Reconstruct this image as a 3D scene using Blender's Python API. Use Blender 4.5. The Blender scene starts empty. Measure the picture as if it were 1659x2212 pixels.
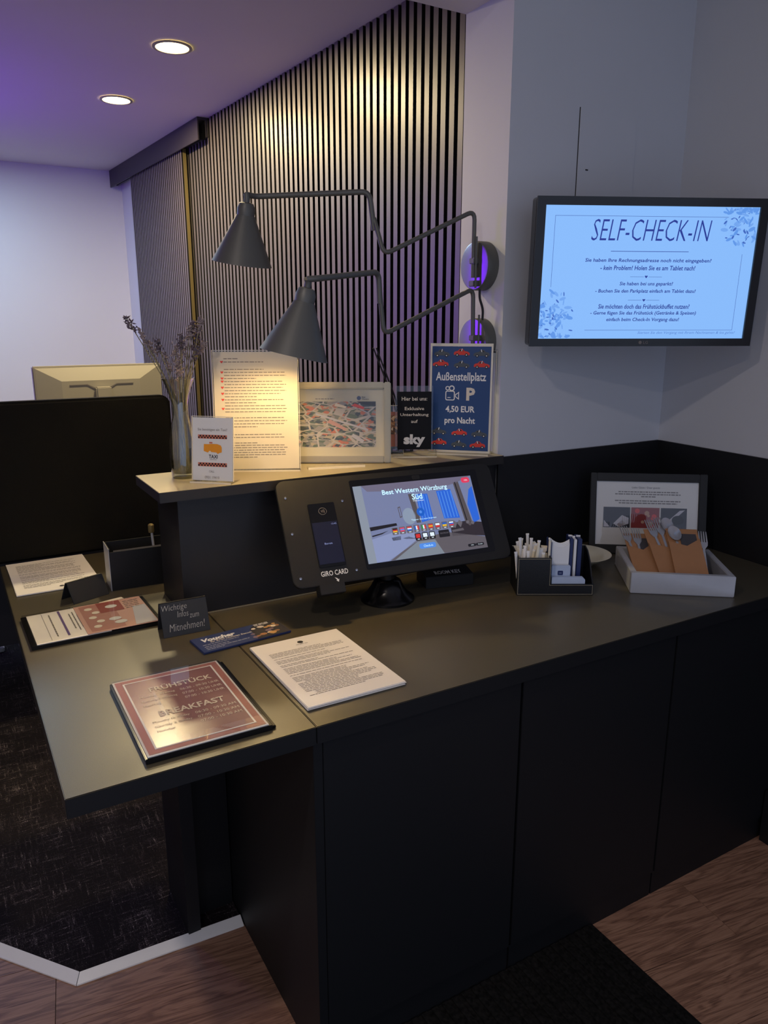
import bpy, bmesh, math, random
from mathutils import Matrix, Vector
random.seed(7)
R = math.radians
scene = bpy.context.scene
COL = scene.collection

# ------------------------------------------------------------------ camera
cam_d = bpy.data.cameras.new('camera')
cam_d.sensor_fit = 'HORIZONTAL'; cam_d.sensor_width = 36.0
cam_d.lens = 36.0 * 1624.0 / 1659.0
cam_d.clip_start = 0.02
cam = bpy.data.objects.new('camera', cam_d); COL.objects.link(cam)
cam.location = (0, 0, 1.45)
cam.rotation_euler = (R(90 - 14.04), 0, R(-30.26))
scene.camera = cam

# ------------------------------------------------------------------ world, view, large lights
scene.view_settings.view_transform = 'Standard'
scene.view_settings.look = 'None'
scene.view_settings.gamma = 1
scene.view_settings.use_curve_mapping = False
scene.view_settings.exposure = 0.0
w = bpy.data.worlds.new('dim_lobby'); scene.world = w; w.use_nodes = True
w.node_tree.nodes['Background'].inputs[0].default_value = (0.62, 0.72, 1.0, 1)
w.node_tree.nodes['Background'].inputs[1].default_value = 0.72
DOWN_W = 22.0      # each warm ceiling downlight
PURPLE_W = 8.0     # radiance of the violet light panel
PANEL_W = 10.0     # added cool fill panel, out of view, brightening the far wall
LAMP_E = 310.0     # radiance of the warm bulb in the lower wall lamp
LOBBY_W = 12.0    # each downlight in the lobby ceiling
TV_E = 0.95

# ------------------------------------------------------------------ material helpers
def lin(c):
    f = lambda v: (v/255)/12.92 if v/255 <= 0.04045 else (((v/255)+0.055)/1.055)**2.4
    return (f(c[0]), f(c[1]), f(c[2]), 1)

def base_mat(name):
    m = bpy.data.materials.new(name); m.use_nodes = True
    nt = m.node_tree
    return m, nt, nt.nodes['Principled BSDF']

def mat(name, col, rough=0.5, metal=0.0, spec=0.5, emit=None, estr=1.0, var=0.0, vscale=60.0, bump=0.0, bscale=200.0, coat=0.0, sheen=0.0):
    m, nt, b = base_mat(name)
    b.inputs['Base Color'].default_value = lin(col)
    b.inputs['Roughness'].default_value = rough
    b.inputs['Metallic'].default_value = metal
    b.inputs['Specular IOR Level'].default_value = spec
    b.inputs['Coat Weight'].default_value = coat
    b.inputs['Sheen Weight'].default_value = sheen
    if emit:
        b.inputs['Emission Color'].default_value = lin(emit); b.inputs['Emission Strength'].default_value = estr
    if var > 0 or bump > 0:
        tc = nt.nodes.new('ShaderNodeTexCoord')
        n = nt.nodes.new('ShaderNodeTexNoise'); n.inputs['Scale'].default_value = vscale; n.inputs['Detail'].default_value = 4
        nt.links.new(tc.outputs['Object'], n.inputs['Vector'])
        if var > 0:
            mx = nt.nodes.new('ShaderNodeMix'); mx.data_type = 'RGBA'
            c = lin(col)
            mx.inputs[6].default_value = tuple(v*(1-var) for v in c[:3]) + (1,)
            mx.inputs[7].default_value = tuple(min(1, v*(1+var)) for v in c[:3]) + (1,)
            nt.links.new(n.outputs['Fac'], mx.inputs[0]); nt.links.new(mx.outputs[2], b.inputs['Base Color'])
        if bump > 0:
            n2 = nt.nodes.new('ShaderNodeTexNoise'); n2.inputs['Scale'].default_value = bscale; n2.inputs['Detail'].default_value = 3
            nt.links.new(tc.outputs['Object'], n2.inputs['Vector'])
            bp = nt.nodes.new('ShaderNodeBump'); bp.inputs['Strength'].default_value = bump; bp.inputs['Distance'].default_value = 0.002
            nt.links.new(n2.outputs['Fac'], bp.inputs['Height']); nt.links.new(bp.outputs['Normal'], b.inputs['Normal'])
    return m

def emis(name, col, s=1.0):
    m = bpy.data.materials.new(name); m.use_nodes = True; nt = m.node_tree; nt.nodes.clear()
    o = nt.nodes.new('ShaderNodeOutputMaterial'); e = nt.nodes.new('ShaderNodeEmission')
    e.inputs[0].default_value = lin(col); e.inputs[1].default_value = s
    nt.links.new(e.outputs[0], o.inputs[0])
    return m

def clear_mat(name, tint=(0.97, 0.98, 0.98), ior=1.45, rough=0.02, boost=1.0):
    m = bpy.data.materials.new(name); m.use_nodes = True; nt = m.node_tree; nt.nodes.clear()
    o = nt.nodes.new('ShaderNodeOutputMaterial'); t = nt.nodes.new('ShaderNodeBsdfTransparent'); g = nt.nodes.new('ShaderNodeBsdfGlossy')
    t.inputs[0].default_value = tint + (1,); g.inputs['Roughness'].default_value = rough
    f0 = ((ior-1)/(ior+1))**2
    lw = nt.nodes.new('ShaderNodeLayerWeight'); lw.inputs[0].default_value = 0.5
    pw = nt.nodes.new('ShaderNodeMath'); pw.operation = 'POWER'; pw.inputs[1].default_value = 5.0
    fr = nt.nodes.new('ShaderNodeMath'); fr.operation = 'MULTIPLY_ADD'; fr.inputs[1].default_value = 1-f0; fr.inputs[2].default_value = f0
    nt.links.new(lw.outputs['Facing'], pw.inputs[0]); nt.links.new(pw.outputs[0], fr.inputs[0])
    mu = nt.nodes.new('ShaderNodeMath'); mu.operation = 'MULTIPLY'; mu.inputs[1].default_value = boost; mu.use_clamp = True
    mx = nt.nodes.new('ShaderNodeMixShader')
    nt.links.new(fr.outputs[0], mu.inputs[0]); nt.links.new(mu.outputs[0], mx.inputs[0])
    nt.links.new(t.outputs[0], mx.inputs[1]); nt.links.new(g.outputs[0], mx.inputs[2]); nt.links.new(mx.outputs[0], o.inputs[0])
    return m

M = {}
M['paint'] = mat('wall_paint', (214, 212, 214), 0.75, var=0.03, vscale=3, bump=0.06, bscale=260)
M['paint_grey'] = mat('wall_paint_grey', (196, 198, 204), 0.7, var=0.03, vscale=4, bump=0.06, bscale=260)
M['ceil'] = mat('ceiling_paint', (228, 222, 216), 0.85, var=0.02, vscale=3, bump=0.05, bscale=300)
M['wains'] = mat('wainscot_black', (15, 16, 20), 0.5, var=0.1, vscale=20, bump=0.05, bscale=500)
M['cab'] = mat('cabinet_black', (14, 15, 18), 0.55, spec=0.4, bump=0.08, bscale=700)
M['counter'] = mat('worktop_laminate', (70, 65, 52), 0.38, var=0.25, vscale=900, bump=0.06, bscale=900)
M['shelf_top_lit'] = mat('shelf_top_lamplit', (136, 128, 108), 0.38, var=0.22, vscale=900, bump=0.06, bscale=900)  # worktop laminate lightened: wall lamp light on the shelf painted into the colour
M['riser'] = mat('riser_black', (26, 25, 27), 0.42, spec=0.45, bump=0.05, bscale=600)
M['slab_edge'] = mat('slab_edge', (34, 32, 32), 0.5)
M['felt'] = mat('felt_black', (10, 10, 13), 0.95, spec=0.1, bump=0.1, bscale=600)
M['slat'] = mat('slat_laminate', (92, 85, 82), 0.40, spec=0.7, var=0.06, vscale=30)
M['slat_side'] = mat('slat_side_black', (13, 12, 15), 0.8, spec=0.2)
M['dark_slat'] = mat('door_slat_laminate', (104, 95, 98), 0.45, spec=0.5, var=0.05, vscale=30)
M['track'] = mat('track_metal', (62, 57, 66), 0.45, 0.35)
M['brass'] = mat('brass_edge', (112, 98, 62), 0.45, 0.4)
M['alu'] = mat('aluminium_trim', (226, 224, 222), 0.4, 0.1, var=0.03)
M['lamp'] = mat('lamp_charcoal', (92, 92, 88), 0.45, 0.2, bump=0.03)
M['lamp_in'] = mat('lamp_inner_white', (205, 200, 190), 0.6)
M['lamp_plate'] = mat('lamp_plate_satin', (150, 146, 150), 0.24, 0.8)
M['rubber'] = mat('black_rubber', (14, 14, 15), 0.6)
M['gloss_black'] = mat('gloss_black', (11, 11, 13), 0.2, spec=0.5, bump=0.0)
M['matt_black'] = mat('matt_black', (12, 12, 13), 0.6, bump=0.05, bscale=500)
M['kiosk'] = mat('kiosk_steel_black', (30, 29, 28), 0.5, 0.0, spec=0.35, var=0.1, vscale=400, bump=0.1, bscale=900)
M['chrome'] = mat('chrome', (200, 200, 204), 0.18, 1.0)
M['steel'] = mat('brushed_steel', (178, 179, 184), 0.4, 0.3, var=0.12, vscale=14)
M['white_plastic'] = mat('white_plastic', (160, 154, 138), 0.45, bump=0.02)
M['letter_paper'] = mat('letter_paper', (204, 196, 178), 0.7, var=0.015, vscale=8)
M['paper'] = mat('paper_white', (232, 228, 222), 0.7, var=0.015, vscale=8)
M['paper_grey'] = mat('paper_offwhite', (214, 212, 208), 0.65, var=0.02, vscale=10)
M['ink'] = mat('ink_grey', (118, 112, 108), 0.8)
M['ink_dark'] = mat('ink_dark', (52, 50, 54), 0.8)
M['ink_black'] = mat('ink_black', (20, 20, 22), 0.8)
M['ink_purple'] = mat('ink_purple', (92, 72, 128), 0.8)
M['white_ink'] = mat('white_ink', (238, 236, 232), 0.7)
M['cream_ink'] = mat('cream_ink', (226, 214, 196), 0.7)
M['heart'] = mat('heart_red', (206, 62, 52), 0.7)
M['orange'] = mat('taxi_orange', (222, 142, 24), 0.7)
M['taxi_red'] = mat('taxi_border', (196, 110, 84), 0.7)
M['park_blue'] = mat('poster_blue', (16, 62, 118), 0.45)
M['car_red'] = mat('car_red', (214, 58, 46), 0.6)
M['car_grey'] = mat('car_grey', (74, 82, 90), 0.6)
M['sky_card'] = mat('card_black', (11, 11, 16), 0.6, spec=0.2)
M['acrylic'] = clear_mat('clear_acrylic', (0.96, 0.965, 0.96), 1.49, 0.03, 1.0)
M['acrylic_edge'] = mat('acrylic_edge', (224, 216, 196), 0.25, spec=0.7)
M['glass'] = clear_mat('vase_glass', (0.86, 0.88, 0.86), 1.6, 0.03, 2.6)
M['pane'] = clear_mat('picture_glass', (0.97, 0.97, 0.97), 1.5, 0.01, 1.0)
M['water'] = clear_mat('water', (0.90, 0.84, 0.52), 1.33, 0.02, 1.0)
M['stem'] = mat('lavender_stem', (128, 120, 92), 0.7)
M['lav'] = mat('lavender_flower', (136, 122, 122), 0.85, var=0.35, vscale=150)
M['lav2'] = mat('lavender_flower_dark', (92, 80, 88), 0.85, var=0.3, vscale=150)
M['silver'] = mat('frame_silver', (160, 152, 132), 0.35, 0.55)
M['mat_board'] = mat('frame_mat_board', (204, 197, 172), 0.75)
M['board_pink'] = mat('breakfast_card', (150, 108, 108), 0.22, spec=0.55, var=0.05, vscale=12)
M['leather'] = mat('leatherette_black', (11, 11, 14), 0.42, bump=0.15, bscale=420)
M['stitch'] = mat('cream_stitch', (150, 140, 118), 0.7)
M['sachet'] = mat('sachet_white', (226, 226, 226), 0.55, bump=0.05, bscale=90)
M['cream'] = mat('creamer_stick', (226, 219, 200), 0.5)
M['navy'] = mat('sachet_navy', (28, 42, 92), 0.4)
M['blue_box'] = mat('sachet_pale_blue', (176, 190, 214), 0.5, var=0.05, vscale=60)
M['porcelain'] = mat('porcelain', (206, 202, 184), 0.15, spec=0.6)
M['kraft'] = mat('kraft_paper', (160, 114, 76), 0.7, var=0.06, vscale=40)
M['cutlery'] = mat('cutlery_steel', (200, 200, 204), 0.26, 0.7)
M['napkin'] = mat('napkin_charcoal', (64, 62, 66), 0.9)
M['skin_tone'] = mat('print_skin', (186, 146, 120), 0.7)
M['print_red'] = mat('print_red', (140, 48, 48), 0.7)
M['print_dark'] = mat('print_dark', (38, 38, 48), 0.7)
M['print_pale'] = mat('print_pale', (190, 188, 196), 0.7)
M['print_tan'] = mat('print_tan', (196, 150, 92), 0.7)
M['print_rose'] = mat('print_rose', (196, 148, 136), 0.6)
M['print_rose2'] = mat('print_rose_dark', (168, 108, 100), 0.6)
M['voucher'] = mat('voucher_navy', (44, 58, 104), 0.4)
M['mauve'] = mat('print_mauve', (120, 100, 118), 0.5)
M['tent'] = mat('chalkboard', (26, 29, 36), 0.6, var=0.08, vscale=60)
M['chalk'] = mat('chalk', (166, 164, 160), 0.9)
M['fabric'] = mat('felt_screen', (7, 7, 6), 0.9, spec=0.2, sheen=0.0, var=0.25, vscale=300, bump=0.25, bscale=500)
M['desk_dark'] = mat('desk_dark', (28, 27, 34), 0.6)
M['lamp_glow'] = emis('downlight_glow', (255, 226, 160), 14.0)
M['bulb'] = emis('warm_bulb', (255, 214, 140), LAMP_E)
M['violet'] = emis('violet_glow', (120, 30, 255), PURPLE_W)
M['cool_glow'] = emis('cool_panel_glow', (205, 232, 255), 6.0)

def tex_mat(name, build, rough=0.6, spec=0.5):
    m, nt, b = base_mat(name)
    b.inputs['Roughness'].default_value = rough; b.inputs['Specular IOR Level'].default_value = spec
    build(nt, b); return m
def N(nt, t, **kw):
    n = nt.nodes.new('ShaderNode' + t)
    for k, v in kw.items():
        if k in n.inputs: n.inputs[k].default_value = v
        else: setattr(n, k, v)
    return n
def ramp(nt, stops):
    r = nt.nodes.new('ShaderNodeValToRGB'); e = r.color_ramp.elements
    while len(e) < len(stops): e.new(0.5)
    for el, (p, c) in zip(e, stops): el.position = p; el.color = lin(c)
    return r
def wood(nt, b):
    tc = N(nt, 'TexCoord'); oi = N(nt, 'ObjectInfo')
    mp = N(nt, 'Mapping'); mp.inputs['Scale'].default_value = (1.0, 9.0, 1.0)
    cx = N(nt, 'CombineXYZ'); mu = N(nt, 'Math', operation='MULTIPLY'); mu.inputs[1].default_value = 37.0
    nt.links.new(oi.outputs['Random'], mu.inputs[0]); nt.links.new(mu.outputs[0], cx.inputs[0]); nt.links.new(mu.outputs[0], cx.inputs[1])
    nt.links.new(tc.outputs['Object'], mp.inputs['Vector']); nt.links.new(cx.outputs[0], mp.inputs['Location'])
    n1 = N(nt, 'TexNoise'); n1.inputs['Scale'].default_value = 2.2; n1.inputs['Detail'].default_value = 6; n1.inputs['Distortion'].default_value = 1.6
    n2 = N(nt, 'TexNoise'); n2.inputs['Scale'].default_value = 9.0; n2.inputs['Detail'].default_value = 8; n2.inputs['Roughness'].default_value = 0.7
    mp2 = N(nt, 'Mapping'); mp2.inputs['Scale'].default_value = (1.0, 7.0, 1.0)
    nt.links.new(mp.outputs[0], n1.inputs['Vector']); nt.links.new(mp.outputs[0], mp2.inputs['Vector']); nt.links.new(mp2.outputs[0], n2.inputs['Vector'])
    wv = N(nt, 'Math', operation='MULTIPLY'); wv.inputs[1].default_value = 34.0
    sn = N(nt, 'Math', operation='SINE'); nt.links.new(n1.outputs['Fac'], wv.inputs[0]); nt.links.new(wv.outputs[0], sn.inputs[0])
    r1 = ramp(nt, [(0.0, (84, 58, 46)), (0.45, (138, 102, 82)), (1.0, (168, 130, 106))])
    ml = N(nt, 'Math', operation='MULTIPLY_ADD'); ml.inputs[1].default_value = 0.22; ml.inputs[2].default_value = 0.5
    nt.links.new(sn.outputs[0], ml.inputs[0])
    ad = N(nt, 'Math', operation='ADD'); sb = N(nt, 'Math', operation='MULTIPLY_ADD'); sb.inputs[1].default_value = 2.0; sb.inputs[2].default_value = -1.0
    nt.links.new(n2.outputs['Fac'], sb.inputs[0]); nt.links.new(ml.outputs[0], ad.inputs[0]); nt.links.new(sb.outputs[0], ad.inputs[1])
    nt.links.new(ad.outputs[0], r1.inputs[0]); nt.links.new(r1.outputs[0], b.inputs['Base Color'])
    bp = N(nt, 'Bump'); bp.inputs['Strength'].default_value = 0.15; bp.inputs['Distance'].default_value = 0.001
    nt.links.new(ad.outputs[0], bp.inputs['Height']); nt.links.new(bp.outputs[0], b.inputs['Normal'])
M['wood'] = tex_mat('oak_plank', wood, 0.5)
def carpet(nt, b):
    tc = N(nt, 'TexCoord'); fac = None
    outs = []
    for sc in ((5, 48, 1), (48, 5, 1)):
        mp = N(nt, 'Mapping'); mp.inputs['Scale'].default_value = sc
        n = N(nt, 'TexNoise'); n.inputs['Scale'].default_value = 2.6; n.inputs['Detail'].default_value = 5; n.inputs['Roughness'].default_value = 0.75
        nt.links.new(tc.outputs['Object'], mp.inputs[0]); nt.links.new(mp.outputs[0], n.inputs['Vector']); outs.append(n)
    mx = N(nt, 'Math', operation='MAXIMUM'); nt.links.new(outs[0].outputs['Fac'], mx.inputs[0]); nt.links.new(outs[1].outputs['Fac'], mx.inputs[1])
    fn = N(nt, 'TexNoise'); fn.inputs['Scale'].default_value = 330; fn.inputs['Detail'].default_value = 2
    nt.links.new(tc.outputs['Object'], fn.inputs['Vector'])
    lo = N(nt, 'TexNoise'); lo.inputs['Scale'].default_value = 9; lo.inputs['Detail'].default_value = 3; nt.links.new(tc.outputs['Object'], lo.inputs['Vector'])
    m1 = N(nt, 'Math', operation='MULTIPLY_ADD'); nt.links.new(fn.outputs['Fac'], m1.inputs[0]); m1.inputs[1].default_value = 0.5; nt.links.new(mx.outputs[0], m1.inputs[2])
    m2 = N(nt, 'Math', operation='MULTIPLY_ADD'); nt.links.new(lo.outputs['Fac'], m2.inputs[0]); m2.inputs[1].default_value = 0.25; nt.links.new(m1.outputs[0], m2.inputs[2])
    r = ramp(nt, [(0.93, (17, 15, 17)), (1.0, (62, 54, 56))])
    sc_ = N(nt, 'Math', operation='MULTIPLY'); sc_.inputs[1].default_value = 1.0; nt.links.new(m2.outputs[0], sc_.inputs[0])
    mr = N(nt, 'MapRange'); mr.inputs[1].default_value = 0.92; mr.inputs[2].default_value = 1.22; nt.links.new(sc_.outputs[0], mr.inputs[0])
    r = ramp(nt, [(0.0, (26, 22, 25)), (0.4, (62, 55, 58)), (1.0, (196, 182, 182))])
    nt.links.new(mr.outputs[0], r.inputs[0]); nt.links.new(r.outputs[0], b.inputs['Base Color'])
    bp = N(nt, 'Bump'); bp.inputs['Strength'].default_value = 0.5; bp.inputs['Distance'].default_value = 0.003
    nt.links.new(fn.outputs['Fac'], bp.inputs['Height']); nt.links.new(bp.outputs[0], b.inputs['Normal'])
M['carpet'] = tex_mat('carpet_charcoal', carpet, 0.95, 0.1)
def aerial(nt, b):
    tc = N(nt, 'TexCoord')
    mp = N(nt, 'Mapping'); mp.inputs['Rotation'].default_value = (0, 0, 0.5); mp.inputs['Scale'].default_value = (1, 2.2, 1)
    nt.links.new(tc.outputs['Object'], mp.inputs[0])
    v = N(nt, 'TexVoronoi'); v.distance = 'CHEBYCHEV'; v.inputs['Scale'].default_value = 70
    nt.links.new(mp.outputs[0], v.inputs['Vector'])
    sp = N(nt, 'SeparateColor'); nt.links.new(v.outputs['Color'], sp.inputs[0])
    r = ramp(nt, [(0.0, (58, 70, 72)), (0.25, (120, 124, 112)), (0.45, (88, 104, 84)), (0.6, (178, 164, 138)), (0.75, (150, 146, 140)), (0.88, (190, 110, 80)), (1.0, (210, 205, 195))])
    r.color_ramp.interpolation = 'CONSTANT'
    nt.links.new(sp.outputs[0], r.inputs[0])
    v2 = N(nt, 'TexVoronoi'); v2.feature = 'DISTANCE_TO_EDGE'; v2.inputs['Scale'].default_value = 24
    nt.links.new(mp.outputs[0], v2.inputs['Vector'])
    lt = N(nt, 'Math', operation='LESS_THAN'); lt.inputs[1].default_value = 0.05; nt.links.new(v2.outputs['Distance'], lt.inputs[0])
    mx = N(nt, 'Mix', data_type='RGBA'); mx.inputs[7].default_value = lin((186, 178, 172))
    nt.links.new(lt.outputs[0], mx.inputs[0]); nt.links.new(r.outputs[0], mx.inputs[6]); nt.links.new(mx.outputs[2], b.inputs['Base Color'])
M['aerial'] = tex_mat('aerial_photo', aerial, 0.6)
def speckle(nt, b):
    tc = N(nt, 'TexCoord'); v = N(nt, 'TexVoronoi'); v.inputs['Scale'].default_value = 160
    nt.links.new(tc.outputs['Object'], v.inputs['Vector']); sp = N(nt, 'SeparateColor'); nt.links.new(v.outputs['Color'], sp.inputs[0])
    r = ramp(nt, [(0.0, (46, 36, 34)), (0.4, (110, 76, 54)), (0.75, (196, 140, 90)), (1.0, (230, 210, 190))]); nt.links.new(sp.outputs[0], r.inputs[0]); nt.links.new(r.outputs[0], b.inputs['Base Color'])
M['speckle'] = tex_mat('sparkle_print', speckle, 0.5)
def ribmat(nt, b):
    tc = N(nt, 'TexCoord'); n = N(nt, 'TexNoise'); n.inputs['Scale'].default_value = 120
    nt.links.new(tc.outputs['Object'], n.inputs['Vector'])
    r = ramp(nt, [(0.3, (10, 10, 10)), (0.7, (30, 29, 28))]); nt.links.new(n.outputs['Fac'], r.inputs[0]); nt.links.new(r.outputs[0], b.inputs['Base Color'])
M['mat_rib'] = tex_mat('entrance_mat', ribmat, 0.95, 0.1)
def tvscreen(nt, b):
    b.inputs['Base Color'].default_value = (0.01, 0.01, 0.015, 1)
    b.inputs['Emission Color'].default_value = lin((138, 190, 255)); b.inputs['Emission Strength'].default_value = TV_E
M['tvscreen'] = tex_mat('tv_screen', tvscreen, 0.3)
def scr(name, col, s=0.8):
    m, nt, b = base_mat(name)
    b.inputs['Base Color'].default_value = (0.01, 0.01, 0.012, 1); b.inputs['Roughness'].default_value = 0.25
    b.inputs['Emission Color'].default_value = lin(col); b.inputs['Emission Strength'].default_value = s
    return m
for k, c in dict(t_navy=(28, 50, 150), t_blue=(62, 104, 196), t_mid=(98, 156, 240), t_pale=(118, 172, 248), t_line=(60, 90, 170)).items():
    M[k] = scr('tv_' + k, c, 0.9)

for k, (c, e) in dict(scr_wall=((128, 138, 178), .8), scr_left=((150, 160, 176), .8), scr_bed=((150, 162, 205), .8), scr_floor=((110, 104, 112), .7), scr_win=((42, 104, 222), .9), scr_winl=((84, 146, 240), .9), scr_curt=((104, 96, 100), .6),
                      scr_sofa=((58, 50, 58), .6), scr_dark=((34, 32, 40), .5), scr_white=((226, 240, 250), 1.0), scr_title=((190, 232, 255), 1.3), scr_pink=((236, 60, 96), .9), scr_blue=((20, 96, 205), .9), scr_glow=((150, 166, 190), .8),
                      scr_ceil=((128, 122, 148), .7), scr_cush=((128, 122, 132), .6), scr_rug=((146, 156, 170), .7), f_red=((220, 50, 50), .9), f_green=((40, 150, 70), .9), f_gold=((240, 190, 40), .9), f_black=((20, 18, 22), .5),
                      reader_blue=((10, 14, 44), .6), reader_text=((150, 160, 210), .9)).items():
    M[k] = scr(k, c, e)

# ------------------------------------------------------------------ mesh helpers
class MB:
    def __init__(self): self.v = []; self.f = []; self.mi = []
    def add(self, vs, fs, mi=0):
        o = len(self.v); self.v += [tuple(p) for p in vs]; self.f += [tuple(i+o for i in f) for f in fs]; self.mi += [mi]*len(fs); return self
    def box(self, x0, x1, y0, y1, z0, z1, mi=0):
        vs = [(x, y, z) for z in (z0, z1) for y in (y0, y1) for x in (x0, x1)]
        return self.add(vs, [(0, 2, 3, 1), (4, 5, 7, 6), (0, 1, 5, 4), (2, 6, 7, 3), (0, 4, 6, 2), (1, 3, 7, 5)], mi)
    def prism(self, poly, z0, z1, mi=0):
        n = len(poly); vs = [(x, y, z0) for x, y in poly] + [(x, y, z1) for x, y in poly]
        fs = [tuple(range(n-1, -1, -1)), tuple(range(n, 2*n))] + [(i, (i+1) % n, n+(i+1) % n, n+i) for i in range(n)]
        return self.add(vs, fs, mi)
    def flat(self, poly, z=0.0, mi=0):
        return self.add([(x, y, z) for x, y in poly], [tuple(range(len(poly)))], mi)
    def rect(self, x0, y0, x1, y1, z=0.0): return self.flat([(x0, y0), (x1, y0), (x1, y1), (x0, y1)], z)
    def lathe(self, prof, seg=24, cap=True, c=(0, 0)):
        n = len(prof); vs = []
        for r, z in prof:
            for i in range(seg):
                a = 2*math.pi*i/seg; vs.append((c[0]+r*math.cos(a), c[1]+r*math.sin(a), z))
        fs = [(j*seg+i, j*seg+(i+1) % seg, (j+1)*seg+(i+1) % seg, (j+1)*seg+i) for j in range(n-1) for i in range(seg)]
        if cap: fs += [tuple(range(seg-1, -1, -1)), tuple(range((n-1)*seg, n*seg))]
        return self.add(vs, fs)
    def tube(self, pts, r, seg=10, cap=True):
        pts = [Vector(p) for p in pts]; n = len(pts); vs = []; prev = None
        for i, p in enumerate(pts):
            t = (pts[min(i+1, n-1)] - pts[max(i-1, 0)]).normalized()
            if prev is None: u = t.orthogonal().normalized()
            else:
                u = prev - t*prev.dot(t); u = u.normalized() if u.length > 1e-6 else t.orthogonal().normalized()
            prev = u; v = t.cross(u); rr = r[i] if isinstance(r, (list, tuple)) else r
            for k in range(seg):
                a = 2*math.pi*k/seg; vs.append(p + u*rr*math.cos(a) + v*rr*math.sin(a))
        fs = [(j*seg+i, j*seg+(i+1) % seg, (j+1)*seg+(i+1) % seg, (j+1)*seg+i) for j in range(n-1) for i in range(seg)]
        if cap: fs += [tuple(range(seg-1, -1, -1)), tuple(range((n-1)*seg, n*seg))]
        return self.add(vs, fs)
    def mesh(self, name):
        m = bpy.data.meshes.new(name); m.from_pydata(self.v, [], self.f); return m

def rrect(x0, y0, x1, y1, r, n=5, corners=(1, 1, 1, 1)):
    pts = []
    for (cx, cy, a0), on in zip(((x1-r, y1-r, 0), (x0+r, y1-r, 90), (x0+r, y0+r, 180), (x1-r, y0+r, 270)), corners):
        if on: pts += [(cx+r*math.cos(R(a0+90*i/n)), cy+r*math.sin(R(a0+90*i/n))) for i in range(n+1)]
        else:
            pts.append(((x1 if a0 in (0, 270) else x0), (y1 if a0 in (0, 90) else y0)))
    return pts
def circ(cx, cy, r, n=20, ry=None): return [(cx+r*math.cos(2*math.pi*i/n), cy+(ry or r)*math.sin(2*math.pi*i/n)) for i in range(n)]

def obj(name, mb, mt, parent=None, smooth=False, bevel=0.0, mx=None, seg=2):
    me = mb.mesh(name) if isinstance(mb, MB) else mb
    mts = mt if isinstance(mt, (list, tuple)) else [mt]
    for k in mts: me.materials.append(M[k])
    if isinstance(mb, MB) and len(mts) > 1: me.polygons.foreach_set('material_index', mb.mi)
    if isinstance(mb, MB):
        bm = bmesh.new(); bm.from_mesh(me)
        if len(bm.faces) > 1: bmesh.ops.recalc_face_normals(bm, faces=bm.faces)
        if bevel > 0:
            ed = [e for e in bm.edges if len(e.link_faces) == 2 and e.calc_face_angle(0) > 0.6]
            bmesh.ops.bevel(bm, geom=ed, offset=bevel, segments=seg, affect='EDGES', clamp_overlap=True)
        bm.to_mesh(me); bm.free()
    if smooth: 
        me.polygons.foreach_set('use_smooth', [True]*len(me.polygons))
        try: me.set_sharp_from_angle(angle=R(40))
        except Exception: pass
    me.update()
    o = bpy.data.objects.new(name, me); COL.objects.link(o)
    if parent is not None: o.parent = parent
    if mx is not None: o.matrix_local = mx
    return o
def top_only(o):
    for p in o.data.polygons: p.material_index = 0 if p.normal.z > 0.9 else 1
    return o
def tag(o, label=None, cat=None, group=None, kind=None):
    if label: o['label'] = label
    if cat: o['category'] = cat
    if group: o['group'] = group
    if kind: o['kind'] = kind
    return o
def thing(name, label, cat, loc=(0, 0, 0), yaw=0.0, group=None):
    o = bpy.data.objects.new(name, None); COL.objects.link(o); o.empty_display_size = 0.05
    o.location = loc; o.rotation_euler = (0, 0, R(yaw)); return tag(o, label, cat, group)
def struct(name, mb, mt, label=None, **k):
    o = obj(name, mb, mt, **k); return tag(o, label, None, None, 'structure')
def copy_tree(o, parent=None):
    c = o.copy(); COL.objects.link(c)
    if parent is not None: c.parent = parent
    for ch in list(o.children): copy_tree(ch, c)
    return c
def plane_mx(tilt, off=(0, 0, 0)):
    t = R(tilt); s, c = math.sin(t), math.cos(t)
    return Matrix(((1, 0, 0, off[0]), (0, s, -c, off[1]), (0, c, s, off[2]), (0, 0, 0, 1)))
def up(z): return Matrix.Translation((0, 0, z))

def text_mesh(body, w=None, h=None, x=0, y=0, bold=0.0, shear=0.0, align='C', spacing=1.0):
    cu = bpy.data.curves.new('lettering', 'FONT'); cu.body = body; cu.size = 1.0; cu.shear = shear; cu.offset = bold
    cu.resolution_u = 2; cu.space_character = spacing
    o = bpy.data.objects.new('lettering', cu); COL.objects.link(o)
    bpy.context.view_layer.update()
    me = bpy.data.meshes.new_from_object(o.evaluated_get(bpy.context.evaluated_depsgraph_get()))
    bpy.data.objects.remove(o); bpy.data.curves.remove(cu)
    xs = [v.co.x for v in me.vertices]; ys = [v.co.y for v in me.vertices]
    x0, x1, y0, y1 = min(xs), max(xs), min(ys), max(ys)
    sx = (w/(x1-x0)) if w else None; sy = (h/(y1-y0)) if h else None
    if sx is None: sx = sy
    if sy is None: sy = sx
    ax = {'C': (x0+x1)/2, 'L': x0, 'R': x1}[align]
    for v in me.vertices: v.co = ((v.co.x-ax)*sx+x, (v.co.y-(y0+y1)/2)*sy+y, 0)
    me.materials.clear()
    return me
def text(parent, name, body, mt, x, y, w=None, h=None, z=0.0006, bold=0.0, shear=0.0, align='C', mx=None, spacing=1.0):
    m0 = (mx or Matrix()) @ up(z)
    return obj(name, text_mesh(body, w, h, x, y, bold, shear, align, spacing), mt, parent, mx=m0)

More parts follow.
